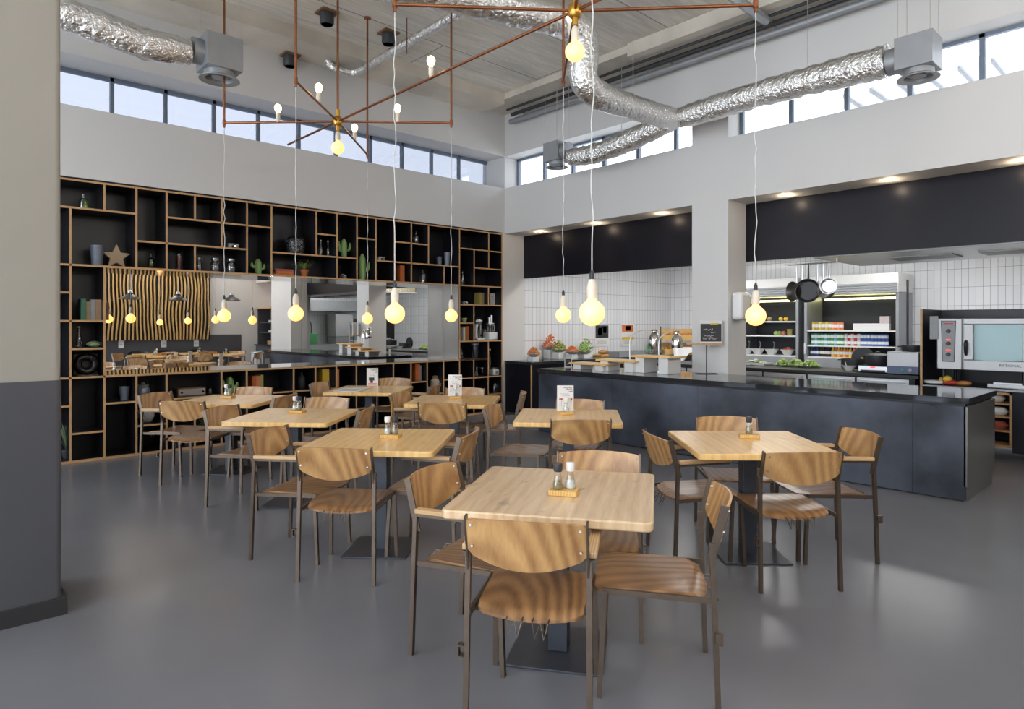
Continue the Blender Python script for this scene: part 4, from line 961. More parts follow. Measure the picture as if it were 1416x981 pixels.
# ------------------------------------------------------------------ foil ducts, diffuser boxes, ceiling pipes
def foil(name, pts, r, label, n=24, rough=.012, sub=10, group=None, parent=None):
    P = [Vector(p) for p in pts]; out = []; rr = []
    R0 = r if isinstance(r, (list, tuple)) else [r]*len(P)
    for i in range(len(P)-1):
        a, b = P[max(i-1, 0)], P[min(i+2, len(P)-1)]; p, q = P[i], P[i+1]; k = max(2, int((q-p).length/.06))
        for j in range(k):
            u = j/k; c = .5*((2*p)+(q-a)*u+(2*a-5*p+4*q-b)*u*u+(3*p-a-3*q+b)*u**3)
            out.append(c); rr.append(R0[i]+(R0[i+1]-R0[i])*u)
    out.append(P[-1]); rr.append(R0[-1])
    rnd = random.Random(len(pts)); rr = [v*(1+rnd.uniform(-1, 1)*rough*3) for v in rr]
    mb = MB(); mb.tube(out, rr, n); rnd = random.Random(5)
    mb.v = [(a+rnd.uniform(-rough, rough)*.35, b+rnd.uniform(-rough, rough)*.35, c+rnd.uniform(-rough, rough)*.35) for a, b, c in mb.v]
    if parent: return mb.build(name, M['foil'], parent)
    return one(name, mb, M['foil'], label, 'duct', group)
DY = 4.72; DX = 7.27
foil('foil_duct', [(.2, 7.0, 4.85), (1.6, 6.35, 4.82), (3.2, 5.45, 4.80), (3.88, 5.15, 4.80), (4.6, 4.93, 4.80), (5.15, 4.78, 4.80), (5.42, 4.73, 4.72), (5.44, 4.72, 4.45), (5.46, 4.72, 4.22), (5.72, 4.72, 4.12), (6.3, 4.72, 4.13), (6.85, 4.72, 4.15), (7.2, 4.72, 4.17)], [.17]*8+[.155]*2+[.14]*3,
     'silver foil main duct that drops from the ceiling and runs to the kitchen wall')
foil('foil_duct', [(DX-.02, 4.66, 4.18), (DX, 4.3, 4.20), (DX, 3.6, 4.22), (DX, 2.8, 4.21), (DX, 2.25, 4.20)], [.12, .145, .15, .16, .165], 'silver foil branch duct running right along the kitchen wall', rough=.018)
foil('foil_duct', [(DX-.02, 4.80, 4.17), (DX, 5.2, 4.11), (DX, 5.6, 4.05), (DX-.02, 6.1, 4.00), (DX-.05, 6.5, 4.02)], [.12, .14, .15, .14, .13], 'crumpled foil branch duct running left towards the corner', rough=.022)
foil('foil_duct', [(-.6, 7.2, 4.46), (.3, 7.2, 4.42), (1.0, 7.15, 4.38), (1.7, 7.15, 4.30), (2.12, 7.15, 4.33)], [.13, .14, .145, .15, .135], 'crumpled foil duct at the upper left above the shelf wall', rough=.022)
foil('foil_pipe', [(4.62, 5.3, 5.12), (4.63, 6.2, 5.10), (4.64, 7.2, 5.10), (4.66, 8.05, 5.10), (4.62, 8.28, 5.10), (4.35, 8.35, 5.12), (4.28, 8.36, 5.2), (4.28, 8.36, 5.35)], .055, 'thin foil-wrapped pipe across the ceiling at the upper centre', n=14, rough=.008)
foil('foil_pipe', [(4.1, 5.5, 5.2), (4.3, 5.62, 5.12), (4.6, 5.7, 5.10)], .055, 'short foil-wrapped pipe joining the thin ceiling pipe', n=14, rough=.008)
one('metal_pipe', MB().tube([(5.6, 3.58, 5.14), (7.38, 3.58, 5.1)], .055, 16).lathe([(.03, 0), (.03, .2)], (6.2, 3.58, 5.17), n=10), M['galv'], 'straight grey metal pipe near the top right ceiling edge', 'pipe')
def diffuser(cx_, cy_, z0, s, side, label, colr=.13):
    t = thing('air_diffuser', (cx_, cy_, z0), label, 'air vent', 'square box air diffusers')
    MB().box(-s/2, -s/2, 0, s/2, s/2, s*.95).build('box', M['galv'], t, bevel=.003)
    dx, dy = side
    MB().tube([(dx*s/2, dy*s/2, s*.45), (dx*(s/2+.10), dy*(s/2+.10), s*.45)], colr, 22).build('collar', M['galv'], t)
    MB().lathe([(s*.42, 0), (s*.42, -.05), (s*.56, -.075), (s*.56, -.082), (s*.38, -.07), (s*.36, -.03), (.001, -.03)], n=28).build('round_grille', M['galv'], t)
    MB().lathe([(s*.2, -.045), (s*.22, -.06), (.001, -.065)], n=20).build('grille_disc', M['greyc'], t)
    for a in (-1, 1):
        for b in (-1, 1): MB().tube([(a*s*.42, b*s*.42, s*.95), (a*s*.42, b*s*.42, CL-z0 if cx_ > 7 else CZ-z0)], .003, 5).build('hanger_wire', M['steel'], t)
diffuser(DX, 1.98, 4.03, .33, (0, 1), 'grey box air diffuser at the right end of the foil duct')
diffuser(DX-.05, 6.78, 4.00, .30, (0, -1), 'grey box air diffuser near the room corner', .12)
diffuser(2.42, 7.15, 4.20, .36, (-1, 0), 'grey box air diffuser at the upper left above the shelves')
for (x, y, z), l in (((DX, 3.05, 4.37), 'thin wire holding the right foil duct'), ((6.35, 4.72, 4.27), 'thin wire holding the horizontal foil duct'), ((DX, 5.6, 4.2), 'thin wire holding the crumpled left branch duct')):
    one('hanger_wire', MB().tube([(0, 0, 0), (0, 0, (CL if x > 7.2 else CZ)-z)], .004, 5).lathe([(.012, 0), (.012, .02)], n=8), M['steel'], l, 'wire', loc=(x, y, z))
# pipe bundle along the kitchen wall at the ceiling
for i, (x, z, r, m, l) in enumerate(((7.66, 5.05, .045, 'galv', 'grey ceiling pipe, lowest of the bundle along the kitchen wall'), (7.60, 5.14, .03, 'charcoal', 'dark ceiling pipe above the grey one along the kitchen wall'), (7.40, 5.15, .02, 'charcoal', 'thin dark ceiling pipe farthest from the kitchen wall'))):
    t = thing('ceiling_pipe', (x, 2.6, z), l, 'pipe', 'pipes along the kitchen wall ceiling')
    MB().tube([(0, -5.2, 0), (0, 5.7-.1*i, 0)], r, 14).build('tube', M[m], t)
    b = MB()
    for k in range(8): b.cb((0, -4.8+k*1.45, (CL-z)/2), (.02, .02, CL-z)).lathe([(r+.006, -.012), (r+.006, .012)], (0, 0, 0), 4)
    b.build('bracket', M['galv'], t)
for (px, py, l) in ((452, 22, 'round black ceiling speaker on a plate, left of the foil pipe'), (537, 50, 'round black ceiling speaker on a plate behind the foil pipe'), (401, 76, 'black ceiling fixture near the beam at the upper left')):
    x, y = at_z(px, py, CZ-.05 if py < 70 else CL); zz = CZ if py < 70 else CL
    t = thing('ceiling_speaker', (x, y, zz), l, 'speaker')
    MB().cb((0, 0, -.012), (.22, .22, .024)).build('plate', M['brown'], t, bevel=.003); MB().lathe([(.07, -.16), (.085, -.14), (.085, -.02)], n=20).lathe([(.001, -.13), (.07, -.16)], n=20).build('body', M['charcoal'], t)
# far beam rods near the thin pipe
for px, l in ((562.5, 'thin rod dropping from the ceiling behind the foil pipe'),):
    x, y = at_z(px, 25, CZ); one('ceiling_rod', MB().tube([(0, 0, -.45), (0, 0, 0)], .008, 6), M['brown'], l, 'rod', loc=(x, y, CZ))

# ------------------------------------------------------------------ kitchen: salad bar
SZ = .901
def sal(px, py): 
    x, y = at_z(px, py, .9); return x, min(max(y, SY+.12), YW-.15)
def food_heap(t, r, h, cols, n, name='food', z0=0, size=.02, seed=0, sx=1, sy=1):
    """heap of chopped food: one mesh per colour"""
    rnd = random.Random(seed)
    for j, c in enumerate(cols):
        mb = MB()
        for i in range(n):
            a = rnd.uniform(0, 6.28); q = math.sqrt(rnd.random()); zz = z0+h*(1-q*q)*rnd.uniform(.55, 1)
            s_ = size*rnd.uniform(.6, 1.3); mb.ball((sx*r*q*math.cos(a), sy*r*q*math.sin(a), zz), s_, (1, rnd.uniform(.5, 1), rnd.uniform(.4, .8)), 7, 5)
        o = mb.build(name, M[c], t); o['kind'] = 'stuff'
def salad_bowl(px, py, wpx, hpx, foodh, cols, label, base=True, seed=0, lf='salad_bar_bowl'):
    x, y = sal(px, py); d = depth(x, y); W = wpx*d/F/2; H = hpx*d/F
    t = thing('salad_bowl', (x, y, SZ), label, 'salad bowl', 'salads on the tiled counter')
    if base: MB().cb((0, 0, (H-.06)/2), (W*1.15, min(W*1.0, .24), H-.06)).build('plinth', M['white'], t, bevel=.006)
    MB().lathe([(W*.4, H-.06), (W*.8, H-.03), (W, H), (W*.96, H+.004), (W*.75, H-.018), (.001, H-.03)], n=24, sy=.75).build('bowl', M['greyc'], t)
    food_heap(t, W*.92, foodh*1.5*d/F, cols, 60, 'salad', H-.015, .02, seed, 1, .75)
salad_bowl(749, 496, 25, 17, 13, ('orange', 'salmon'), 'high heap of orange salad at the left of the salad bar', seed=1)
salad_bowl(752, 501, 20, 11, 7, ('salmon', 'bread'), 'low bowl of pinkish salad in front of the orange heap', seed=2)
salad_bowl(773, 497, 24, 14, 9, ('lettuce', 'leaf', 'bread'), 'bowl of green and brown salad, second from the left', seed=3)
salad_bowl(787, 493, 24, 14, 9, ('leaf', 'lettuce', 'paper'), 'mixed green salad at the back of the salad bar', seed=4)
salad_bowl(791, 497, 22, 11, 6, ('salmon', 'orange'), 'bowl of grated carrot in front', seed=5)
salad_bowl(808, 496, 22, 10, 8, ('lettuce', 'lime'), 'bowl of bright green salad at the right of the salad bar', seed=6)
x, y = sal(734, 497); one('cream_pitcher', MB().lathe([(.05, 0), (.07, .02), (.08, .10), (.07, .17), (.06, .17), (.06, .02), (.001, .015)], n=20), M['cream'], 'cream coloured pot at the left end of the salad bar', 'pot', loc=(x, y, SZ))
for i, (px, c, l) in enumerate(((806, 'green', 'green oil bottle behind the salads'), (812, 'cola', 'dark vinegar bottle behind the salads'), (817, 'red', 'red sauce bottle behind the salads'))):
    x, y = at_z(px, 486, .9); t = thing('sauce_bottle', (x, YW-.12, SZ), l, 'bottle')
    MB().lathe([(.035, 0), (.038, .02), (.038, .18), (.015, .25), (.013, .3)], n=16).build('body', M[c], t); MB().lathe([(.015, .3), (.015, .33)], n=12).build('cap', M['black'], t)
x, y = at_z(822, 484, .9)
t = thing('serving_tray', (10.9, 8.2, SZ), 'long grey tray behind the posters on the salad bar', 'tray'); MB().box(-.55, -.16, 0, .35, .16, .02).box(-.55, -.16, .02, -.54, .16, .10).box(.34, -.16, .02, .35, .16, .10).box(-.55, .15, .02, .35, .16, .10).box(-.55, -.16, .02, .35, -.15, .10).build('tray_body', M['greyc'], t)
x, y = sal(835, 493)
t = thing('bread_board', (x, y, SZ), 'wooden board with bread in front of the posters', 'bread board'); MB().cb((0, 0, .02), (.5, .28, .04)).build('board', M['block'], t, bevel=.006)
MB().ball((-.05, 0, .085), .07, (1.6, 1, .7)).ball((.12, .02, .08), .06, (1.3, 1, .7)).build('bread', M['bread'], t)
# posters standing against the tiles
def poster(px0, px1, py0, py1, label, pics):
    xa, z1 = at_y(px0, py0, YW-.03); xb, _ = at_y(px1, py0, YW-.03); _, z0 = at_y((px0+px1)/2, py1, YW-.03)
    t = thing('poster', ((xa+xb)/2, YW-.012, z0), label, 'poster'); W = xb-xa; H = z1-z0
    MB().cb((0, 0, H/2), (W, .01, H)).build('sheet', M['white'], t, smooth=False)
    for i, (a, b, c, d_, m) in enumerate(pics): MB().cb((W*(a+c-1)/2, -.007, H*(b+d_)/2), (W*(c-a), .004, H*(d_-b))).build('picture', M[m], t, smooth=False)
    g = MB()
    for i in range(4): squiggle(g, -W*.35, W*.3, H*(.12+.05*i), -.008, .006, .003, 18, 31+i)
    g.build('lettering', M['greyc'], t)
poster(823, 843, 449, 479, 'white poster with a black and white photo on the tiles', ((.06, .38, .94, .96, 'charcoal'), (.2, .5, .5, .85, 'greyc'), (.55, .6, .8, .9, 'paper')))
poster(860, 878, 448.5, 479, 'white poster with an orange dish photo and a yellow bar', ((.04, .66, .9, .98, 'orange'), (.3, .72, .7, .92, 'yellow'), (.04, .30, .96, .42, 'yellow')))
# glasses in rows
def make_glass():
    return tag(MB().lathe([(.028, 0), (.03, .004), (.036, .11), (.034, .11), (.028, .01), (.001, .008)], n=12).build('drinking_glass', M['glass']), 'x', 'glass', 'drinking glasses on the salad counter')
PG = Proto(make_glass()); k = 0
for i in range(9):
    for j in range(2):
        x = 11.2+.155*i; PG.put((x, 8.10+.14*j, SZ), 0, 'drinking glass, one of the clear rows on the tiled counter left of the bread rack')
for i in range(4):
    for j in range(3): one('white_plate', MB().lathe([(.05, 0), (.09, .012), (.088, .016), (.001, .006)], n=18), M['white'], 'white plate in the stacks beside the drinking glasses', 'plate', 'stacked white plates', loc=(10.65+.0*i+.2*(i % 2), 8.42-.0*j, SZ+.018*(i//2*3+j)+(0.02 if i % 2 else 0)) if 0 else (12.75, 8.15+.0*i, SZ+.018*(i*3+j)))
# bread display rack at the right end
t = thing('bread_rack', (12.35, 7.95, SZ), 'two-tier wooden bread display rack beside the pillar', 'rack', rz=R(-45))
for z, s in ((.33, 1), (.02, 1)):
    mb = MB(); mb.cb((0, 0, z+.02), (.78, .34, .02), M=Matrix.Rotation(R(12), 3, 'X')).cb((0, -.17, z+.03), (.78, .02, .13)).cb((0, .17, z+.13), (.78, .02, .18)).cb((-.385, 0, z+.07), (.02, .34, .16)).cb((.385, 0, z+.07), (.02, .34, .16)); mb.build('bread_tray', M['block'], t)
MB().cb((-.40, .0, .3), (.02, .02, .6)).cb((.40, .0, .3), (.02, .02, .6)).build('upright', M['charcoal'], t)
rnd = random.Random(3)
for z in (.40, .09):
    for i in range(7): MB().ball((-.3+.1*i, rnd.uniform(-.05, .05), z+.03), .06, (.9, 1.5, .7), 10, 7).build('bread_roll', M['bread'], t)
one('tea_towel', MB().grid(lambda u, v: (-.2+.4*u, -.02-.12*v+.03*math.sin(9*u), .06-.20*v*(1+.5*math.sin(5*u))), 14, 8, .006), M['white'], 'white cloth hanging over the lower bread tray', 'cloth', loc=(12.2, 7.78, SZ+.10), rz=R(-45))

# ------------------------------------------------------------------ kitchen: cook line behind the long counter
KX0, KX1 = 9.20, 10.05
t = thing('cook_counter', (0, 0, 0), 'black kitchen counter with steel drawer fronts behind the long counter', 'counter')
MB().box(KX0+.02, 2.55, .1, KX1, 7.0, .86).build('body', M['lam'], t, smooth=False); MB().box(KX0-.01, 2.50, .86, KX1+.01, 7.0, .90).build('worktop', M['black'], t, bevel=.002)
y = 2.6
while y < 6.4:
    MB().box(KX0-.0, y+.008, .70, KX0+.02, y+.62, .845).build('drawer_front', M['steel'], t, bevel=.003); MB().box(KX0-.025, y+.05, .80, KX0-.0, y+.58, .815).build('drawer_handle', M['steel'], t); y += .64
def kit(px, py, z=.9): return at_z(px, py, z)
# roller-shutter refrigerators
def fridge(px0, px1, x0, label, nshelf):
    ya, yb = at_x(px0, 450, x0)[0], at_x(px1, 450, x0)[0]; yl, yr = max(ya, yb), min(ya, yb)
    W = yl-yr; t = thing('shutter_fridge', (x0, (yl+yr)/2, 0), label, 'refrigerator', 'roller shutter refrigerators'); dp = .72
    def bx(*a): return MB().box(*a)
    bx(0, -W/2, 0, dp, -W/2+.05, 2.10).build('side_panel', M['galv'], t, bevel=.004); bx(0, W/2-.05, 0, dp, W/2, 2.10).build('side_panel', M['galv'], t, bevel=.004)
    bx(-.03, -W/2, 2.08, dp, W/2, 2.42).build('shutter_box', M['white'], t, bevel=.006)
    s = MB()
    for i in range(4): s.cb((-.035, 0, 2.10+.045*i), (.02, W-.02, .038))
    s.build('rolled_shutter', M['galv'], t, bevel=.003)
    bx(.0, -W/2+.05, 0, dp, W/2-.05, .93).build('base', M['galv'], t); bx(dp-.02, -W/2+.05, .93, dp, W/2-.05, 2.08).build('back', M['iron'], t)
    for z in nshelf: bx(.02, -W/2+.05, z-.025, dp-.02, W/2-.05, z).build('shelf', M['white'], t)
    MB().cb((-.03, W/2-.03, 1.1), (.04, .03, .2)).build('handle', M['white'], t, bevel=.005)
    MB().cb((dp-.03, 0, 2.02), (.015, W-.2, .03)).build('light_strip', pm('fridge_light', (.9, .9, .5), .3, emit=(1, .95, .45), es=9), t)
    return yl, yr
FX = 12.2
fl = fridge(1020, 1104, FX, 'left roller-shutter refrigerator with bowls and fruit', (1.61, 1.336, .955)); fr_ = fridge(1112, 1243, FX, 'right roller-shutter refrigerator full of cans and cartons', (1.44, 1.165, .955))
def at_fridge(px, z, dx=.12): return (FX+dx, at_x(px, 450, FX+dx)[0], z+.001)
def make_can(): 
    t = thing('drink_can', (0, 0, 0), 'x', 'can'); MB().lathe([(.026, 0), (.033, .008), (.033, .100), (.026, .11), (.024, .108), (.001, .107)], n=10).build('body', M['steel'], t); return t
CAN = {}
def canp(c, h=.105, nm='drink_can'):
    if (c, nm) not in CAN:
        r = .032; m = MB().lathe([(r*.8, 0), (r, .006), (r, h*.3)], n=10); m.k = 1; m.lathe([(r*1.01, h*.3), (r*1.01, h*.75)], n=10); m.k = 0; m.lathe([(r, h*.75), (r, h*.93), (r*.8, h), (.001, h)], n=10)
        CAN[(c, nm)] = Proto(tag(m.build(nm, [M[c], M['white']]), 'x', 'can'))
    return CAN[(c, nm)]
def row(px0, px1, n, z, cols, label, group, h=.105, layers=1, nm='drink_can'):
    for i in range(n):
        for j in range(layers):
            px = px0+(px1-px0)*(i+.5)/n; x, y, zz = at_fridge(px, z+j*(h+.002)); canp(cols[i % len(cols)], h, nm).put((x, y, zz), 0, label, group)
row(1122, 1167, 10, 1.165, ['green', 'skyblue', 'green'], 'green or light blue drink can in the double row on the middle fridge shelf', 'green cans in the fridge', layers=2)
row(1168, 1190, 5, 1.165, ['pinkish', 'red'], 'reddish drink can in the double row on the middle fridge shelf', 'reddish cans in the fridge', layers=2)
row(1190, 1229, 8, 1.165, ['blue'], 'blue drink can in the double row at the right of the middle fridge shelf', 'blue cans in the fridge', layers=2)
row(1123, 1150, 6, 1.44, ['yellow', 'olive'], 'yellow labelled jar on the top fridge shelf, left', 'yellow jars in the fridge', h=.15, nm='sauce_jar')
row(1150, 1166, 4, 1.44, ['salmon', 'orange'], 'orange labelled jar on the top fridge shelf beside the yellow jars', 'orange jars in the fridge', h=.14, nm='sauce_jar')
for (a, b, n, cols, l, g) in ((1121, 1133, 3, ['navy'], 'dark blue bottle on the bottom fridge shelf', 'blue bottles in the fridge'), (1134, 1149, 4, ['cola'], 'dark cola bottle on the bottom fridge shelf', 'cola bottles in the fridge'),
                              (1150, 1178, 7, ['yellow', 'orange'], 'yellow juice bottle on the bottom fridge shelf', 'juice bottles in the fridge'), (1179, 1200, 5, ['salmon', 'yellow'], 'juice bottle at the right of the bottom fridge shelf', 'right juice bottles in the fridge')):
    for i in range(n):
        x, y, z = at_fridge(a+(b-a)*(i+.5)/n, .955); key = ('b', cols[i % len(cols)])
        if key not in CAN:
            m = MB().lathe([(.028, 0), (.030, .006), (.030, .05)], n=10); m.k = 1; m.lathe([(.0305, .05), (.0305, .10)], n=10); m.k = 0; m.lathe([(.030, .10), (.028, .12), (.013, .16), (.013, .19), (.001, .19)], n=10)
            CAN[key] = Proto(tag(m.build('drink_bottle', [M[cols[i % len(cols)]], M['white']]), 'x', 'bottle'))
        CAN[key].put((x, y, z), 0, l, g)
PK = Proto(tag(MB().box(-.045, -.038, 0, .045, .038, .12).build('drink_carton', M['white'], bevel=.002), 'x', 'carton'))
for i in range(8): x, y, z = at_fridge(1184+6.2*i, 1.44); PK.put((x, y, z), 0, 'white drink carton on the top fridge shelf', 'cartons in the fridge')
PK2 = Proto(tag(MB().box(-.045, -.038, 0, .045, .038, .12).build('drink_carton', M['pinkish'], bevel=.002), 'x', 'carton'))
for i in range(2): x, y, z = at_fridge(1221+6.2*i, 1.562); PK2.put((x, y, z), 0, 'pinkish carton stacked on the white cartons, far right', 'pink cartons in the fridge')
def make_bowl(fill=None):
    return MB().lathe([(.06, 0), (.07, .01), (.13, .11), (.122, .11), (.06, .02), (.001, .016)], n=20)
for i, px in enumerate((1033, 1048, 1067, 1089)):
    x, y, z = at_fridge(px, .955, .15); t = thing('serving_bowl', (x, y, z), ['white bowl with ladle, first from the left in the left fridge', 'white bowl with ladle, second from the left in the left fridge', 'white bowl with ladle, third in the left fridge', 'white bowl heaped with red food in the left fridge'][i], 'bowl', 'white bowls in the left fridge')
    make_bowl().build('bowl', M['white'], t)
    if i < 3: MB().tube([(0, 0, .05), (0, -.05, .16), (-.02, -.06, .24), (-.02, -.04, .25)], .007, 8).build('ladle', M['steel'], t)
    else: food_heap(t, .1, .06, ('redstone', 'orange'), 16, 'food', .09, .025)
for i, (px, z, c, l) in enumerate(((1080, 1.61, 'yellow', 'yellow fruit, left one on the top shelf of the left fridge'), (1087, 1.61, 'yellow', 'yellow fruit, right one on the top shelf of the left fridge'), (1064, 1.61, 'khaki', 'brownish fruit on the top shelf of the left fridge'),
        (1073, 1.336, 'lime', 'green apple, left on the middle shelf of the left fridge'), (1078, 1.336, 'leaf', 'green apple, right on the middle shelf of the left fridge'), (1084, 1.336, 'redstone', 'red fruit on the middle shelf of the left fridge'))):
    x, y, z = at_fridge(px, z); t = thing('fruit', (x, y, z), l, 'fruit'); MB().lathe([(.001, .002), (.02, 0), (.04, .02), (.045, .045), (.03, .075), (.006, .08)], n=14).build('flesh', M[c], t); MB().tube([(0, 0, .07), (.004, 0, .095)], .003, 5).build('stem', M['brown'], t)
x, y, z = at_fridge(1092, 1.336); one('jam_jar', MB().lathe([(.04, 0), (.045, .01), (.045, .09), (.05, .10), (.05, .12), (.001, .12)], n=16), M['olive'], 'green filled jar at the right of the left fridge middle shelf', 'jar', loc=(x, y, z))
one('oven_peel_pole', MB().tube([(0, 0, 0), (0, 0, 2.25)], .018, 8).cb((0, 0, 2.23), (.03, .03, .1)), M['iron'], 'black upright bar beside the right refrigerator', 'bar', loc=(FX-.1, at_x(1255, 450, FX-.1)[0], 0))
one('back_ledge', MB().box(0, 0, 0, .5, 2.6, .9), M['galv'], 'grey cabinet against the tiles right of the refrigerators', 'cabinet', loc=(12.3, 1.0, 0), bevel=.005)
# food on the cook counter
def platter(px, py, wpx, label, food=('lettuce', 'lime'), n=26, seed=0, fh=.09, tray=False):
    x, y = kit(px, py); x = min(max(x, KX0+.16), KX1-.2); d = depth(x, y); W = wpx*d/F/2
    t = thing('salad_platter', (x, y, .901), label, 'platter', 'platters of lettuce on the cook line')
    if tray: MB().cb((0, 0, .02), (.3, W*2, .03)).cb((0, 0, .035), (.34, W*2+.05, .006)).build('tray', M['steel'], t)
    else: MB().lathe([(W*.5, 0), (W*.6, .008), (W*1.05, .03), (W, .03), (.001, .014)], n=24, sx=.75).build('plate', M['white'], t)
    if food: food_heap(t, W*.85, fh, food, n, 'leaves', .02, .032, seed, .75, 1)
platter(1045, 505, 38, 'steel tray of pale vegetables behind the pillar', ('paper', 'lettuce'), 18, 1, .06, True)
platter(1083, 507, 22, 'heap of lettuce, left of three on the cook line', seed=2); platter(1106, 507, 26, 'heap of lettuce, middle of three on the cook line', seed=3); platter(1134, 507, 32, 'heap of lettuce, right of three on the cook line', seed=4)
x, y = kit(1174, 513); t = thing('dip_bowl', (max(x, KX0+.13), y, .901), 'small white bowl with spoon in front of the black pots', 'bowl'); MB().lathe([(.04, 0), (.045, .01), (.10, .075), (.094, .075), (.04, .015), (.001, .012)], n=20).build('bowl', M['white'], t); MB().tube([(0, .02, .02), (0, .05, .12)], .006, 6).build('spoon', M['white'], t)
def pot(x, y, z, r, h, label, lid=None):
    t = thing('cast_iron_pot', (x, y, z), label, 'pot')
    MB().lathe([(r*.9, 0), (r, .02), (r, h), (r*1.03, h), (r*.95, h-.004), (r*.93, .02), (.001, .015)], n=28).build('body', M['iron'], t)
    for s in (-1, 1): MB().tube([(0, s*r, h-.02), (-.03, s*(r+.035), h-.02), (.03, s*(r+.035), h-.02), (0, s*r, h-.02)], .008, 6).build('handle', M['iron'], t)
    if lid == 'on': MB().lathe([(r*1.05, h), (r*1.05, h+.01), (r*.5, h+.03), (.03, h+.035), (.03, h+.055), (.001, h+.06)], n=28).build('lid', M['iron'], t)
x, y = kit(1180, 503, .9); pot(KX0+.5, at_x(1180, 480, KX0+.5)[0], .901+.02, .155, .14, 'open black pot in the middle of the cook line')
t = thing('pot_lid', (KX0+.68, at_x(1190, 480, KX0+.68)[0]-.03, .91), 'round black pot lid leaning behind the open pot', 'lid')
MB().tube([(.0, 0, .15), (.02, 0, .15)], .155, 30).build('disc', M['iron'], t); MB().tube([(0, 0, .15), (-.03, 0, .15)], .018, 14).build('knob', M['brass'], t)
t = thing('hot_plate', (KX0+.30, at_x(1213, 500, KX0+.3)[0], .901), 'silver induction hot plate with a red display under the covered pot', 'hot plate'); MB().cb((0, 0, .05), (.34, .36, .08)).build('housing', M['steel'], t, bevel=.006)
MB().cb((.02, 0, .092), (.28, .30, .006)).build('glass_top', M['black'], t); MB().cb((-.172, 0, .075), (.004, .06, .015)).build('display', pm('red_display', (.3, .02, .02), .3, emit=(1, .05, .04), es=1.5), t); MB().cb((-.172, 0, .025), (.004, .3, .025)).build('vent', M['black'], t)
pot(KX0+.32, at_x(1213, 500, KX0+.3)[0], .901+.097, .145, .125, 'covered black pot on the silver hot plate', 'on')
ym = at_x(1254, 500, KX0+.2)[0]
t = thing('warming_cabinet', (KX0+.24, ym, .901), 'steel bain-marie warmer with blue control panel', 'food warmer'); MB().cb((0, 0, .15), (.42, .36, .28)).build('housing', M['oven'], t, bevel=.01, seg=3)
MB().cb((-.212, 0, .065), (.006, .35, .09)).build('control_panel', pm('blue_panel', srgb(84, 98, 130), .4), t); MB().tube([(-.214, -.09, .065), (-.235, -.09, .065)], .024, 16).build('dial', M['greyc'], t); MB().cb((-.217, .0, .065), (.006, .03, .035)).build('switch', M['green'], t)
pot(KX0+.30, ym-.04, .901+.292, .13, .08, 'flat black pan on top of the steel warmer')
# oven niche with combi oven
NY0, NY1 = 1.43, 2.47; OX = KX0-.05
t = thing('oven_niche', (0, 0, 0), 'black oven cabinet with pale plywood edges at the right edge', 'cabinet')
MB().box(OX+.02, NY1-.02, .1, OX+.85, NY1, 1.73).box(OX+.83, .2, .1, OX+.85, NY1, 1.73).box(OX+.02, NY0-1.1, .78, OX+.85, NY1, .80).box(OX+.02, NY0-.02, .0, OX+.85, NY0, .78).box(OX+.02, NY0, .08, OX+.05, 1.56, .78).box(OX+.02, 2.3, .08, OX+.05, NY1, .78).box(OX+.40, NY0, .08, OX+.42, NY1, .78).build('carcass', M['lam'], t, smooth=False)
MB().box(OX, NY1-.022, 0, OX+.02, NY1+.002, 1.73).box(OX, NY0-.022, 0, OX+.02, NY0, .78).build('edge_strip', M['ply'], t, smooth=False); MB().box(OX, .3, .775, OX+.02, NY1, .80).build('front_ledge', M['galv'], t, smooth=False)
MB().box(OX, 1.56, .15, OX+.35, 1.585, .76).box(OX, 2.28, .15, OX+.35, 2.305, .76).box(OX, 1.56, .735, OX+.35, 2.305, .76).box(OX, 1.56, .135, OX+.35, 2.305, .16).box(OX+.01, 1.585, .31, OX+.35, 2.28, .325).box(OX+.01, 1.585, .47, OX+.35, 2.28, .485).box(OX+.01, 1.585, .62, OX+.35, 2.28, .635).build('open_shelf', M['ply'], t, smooth=False)
MB().cb((OX+.03, 2.33, 1.5), (.004, .09, .28)).build('paper_strip', M['greyc'], t, smooth=False)
for i, (yy, z, c, nm, l) in enumerate(((1.72, .326, 'redstone', 'terracotta_bowl', 'reddish bowl in the open shelf below the oven'), (1.72, .486, 'white', 'white_dish', 'white dish on the second shelf below the oven'), (1.75, .636, 'paper', 'paper_bag', 'pale bags on the top shelf below the oven'))):
    one(nm, MB().lathe([(.05, 0), (.07, .01), (.09, .05), (.06, .09), (.001, .1)], n=16, sy=1.2), M[c], l, 'bowl' if i < 2 else 'bag', loc=(OX+.16, yy, z))
t = thing('combi_oven', (OX+.04, 1.86, .84), 'big stainless combi oven with three black knobs and a glass door', 'oven')
OW = .90; a0, a1 = OW/2, -OW/2     # panel side is +y (left in the picture)
MB().box(.02, a1, .16, .70, a0, .77).build('housing', M['oven'], t, bevel=.012)
MB().box(-.0, a0-.265, .16, .03, a0-.005, .77).build('panel_column', M['oven'], t, bevel=.01)
pl = [(a0-.05, .745), (a0-.205, .745), (a0-.19, .25), (a0-.065, .25)]
_m = MB().prism(pl, -.006, .0, 'X'); CP = _m.build('control_panel', M['charcoal'], t); pl2 = [(a0-.058, .738), (a0-.197, .738), (a0-.183, .258), (a0-.072, .258)]
MB().prism(pl2, -.009, -.005, 'X').build('panel_face', M['greyc'], t)
for z in (.62, .47, .34): MB().tube([(-.008, a0-.128, z), (-.04, a0-.128, z)], [.024, .02], 18).build('knob', M['black'], CP)
red = pm('red_digits', (.3, .02, .02), .3, emit=(1, .08, .05), es=1.2)
for z in (.515, .39): MB().cb((-.011, a0-.128, z), (.004, .05, .016)).build('display', red, CP)
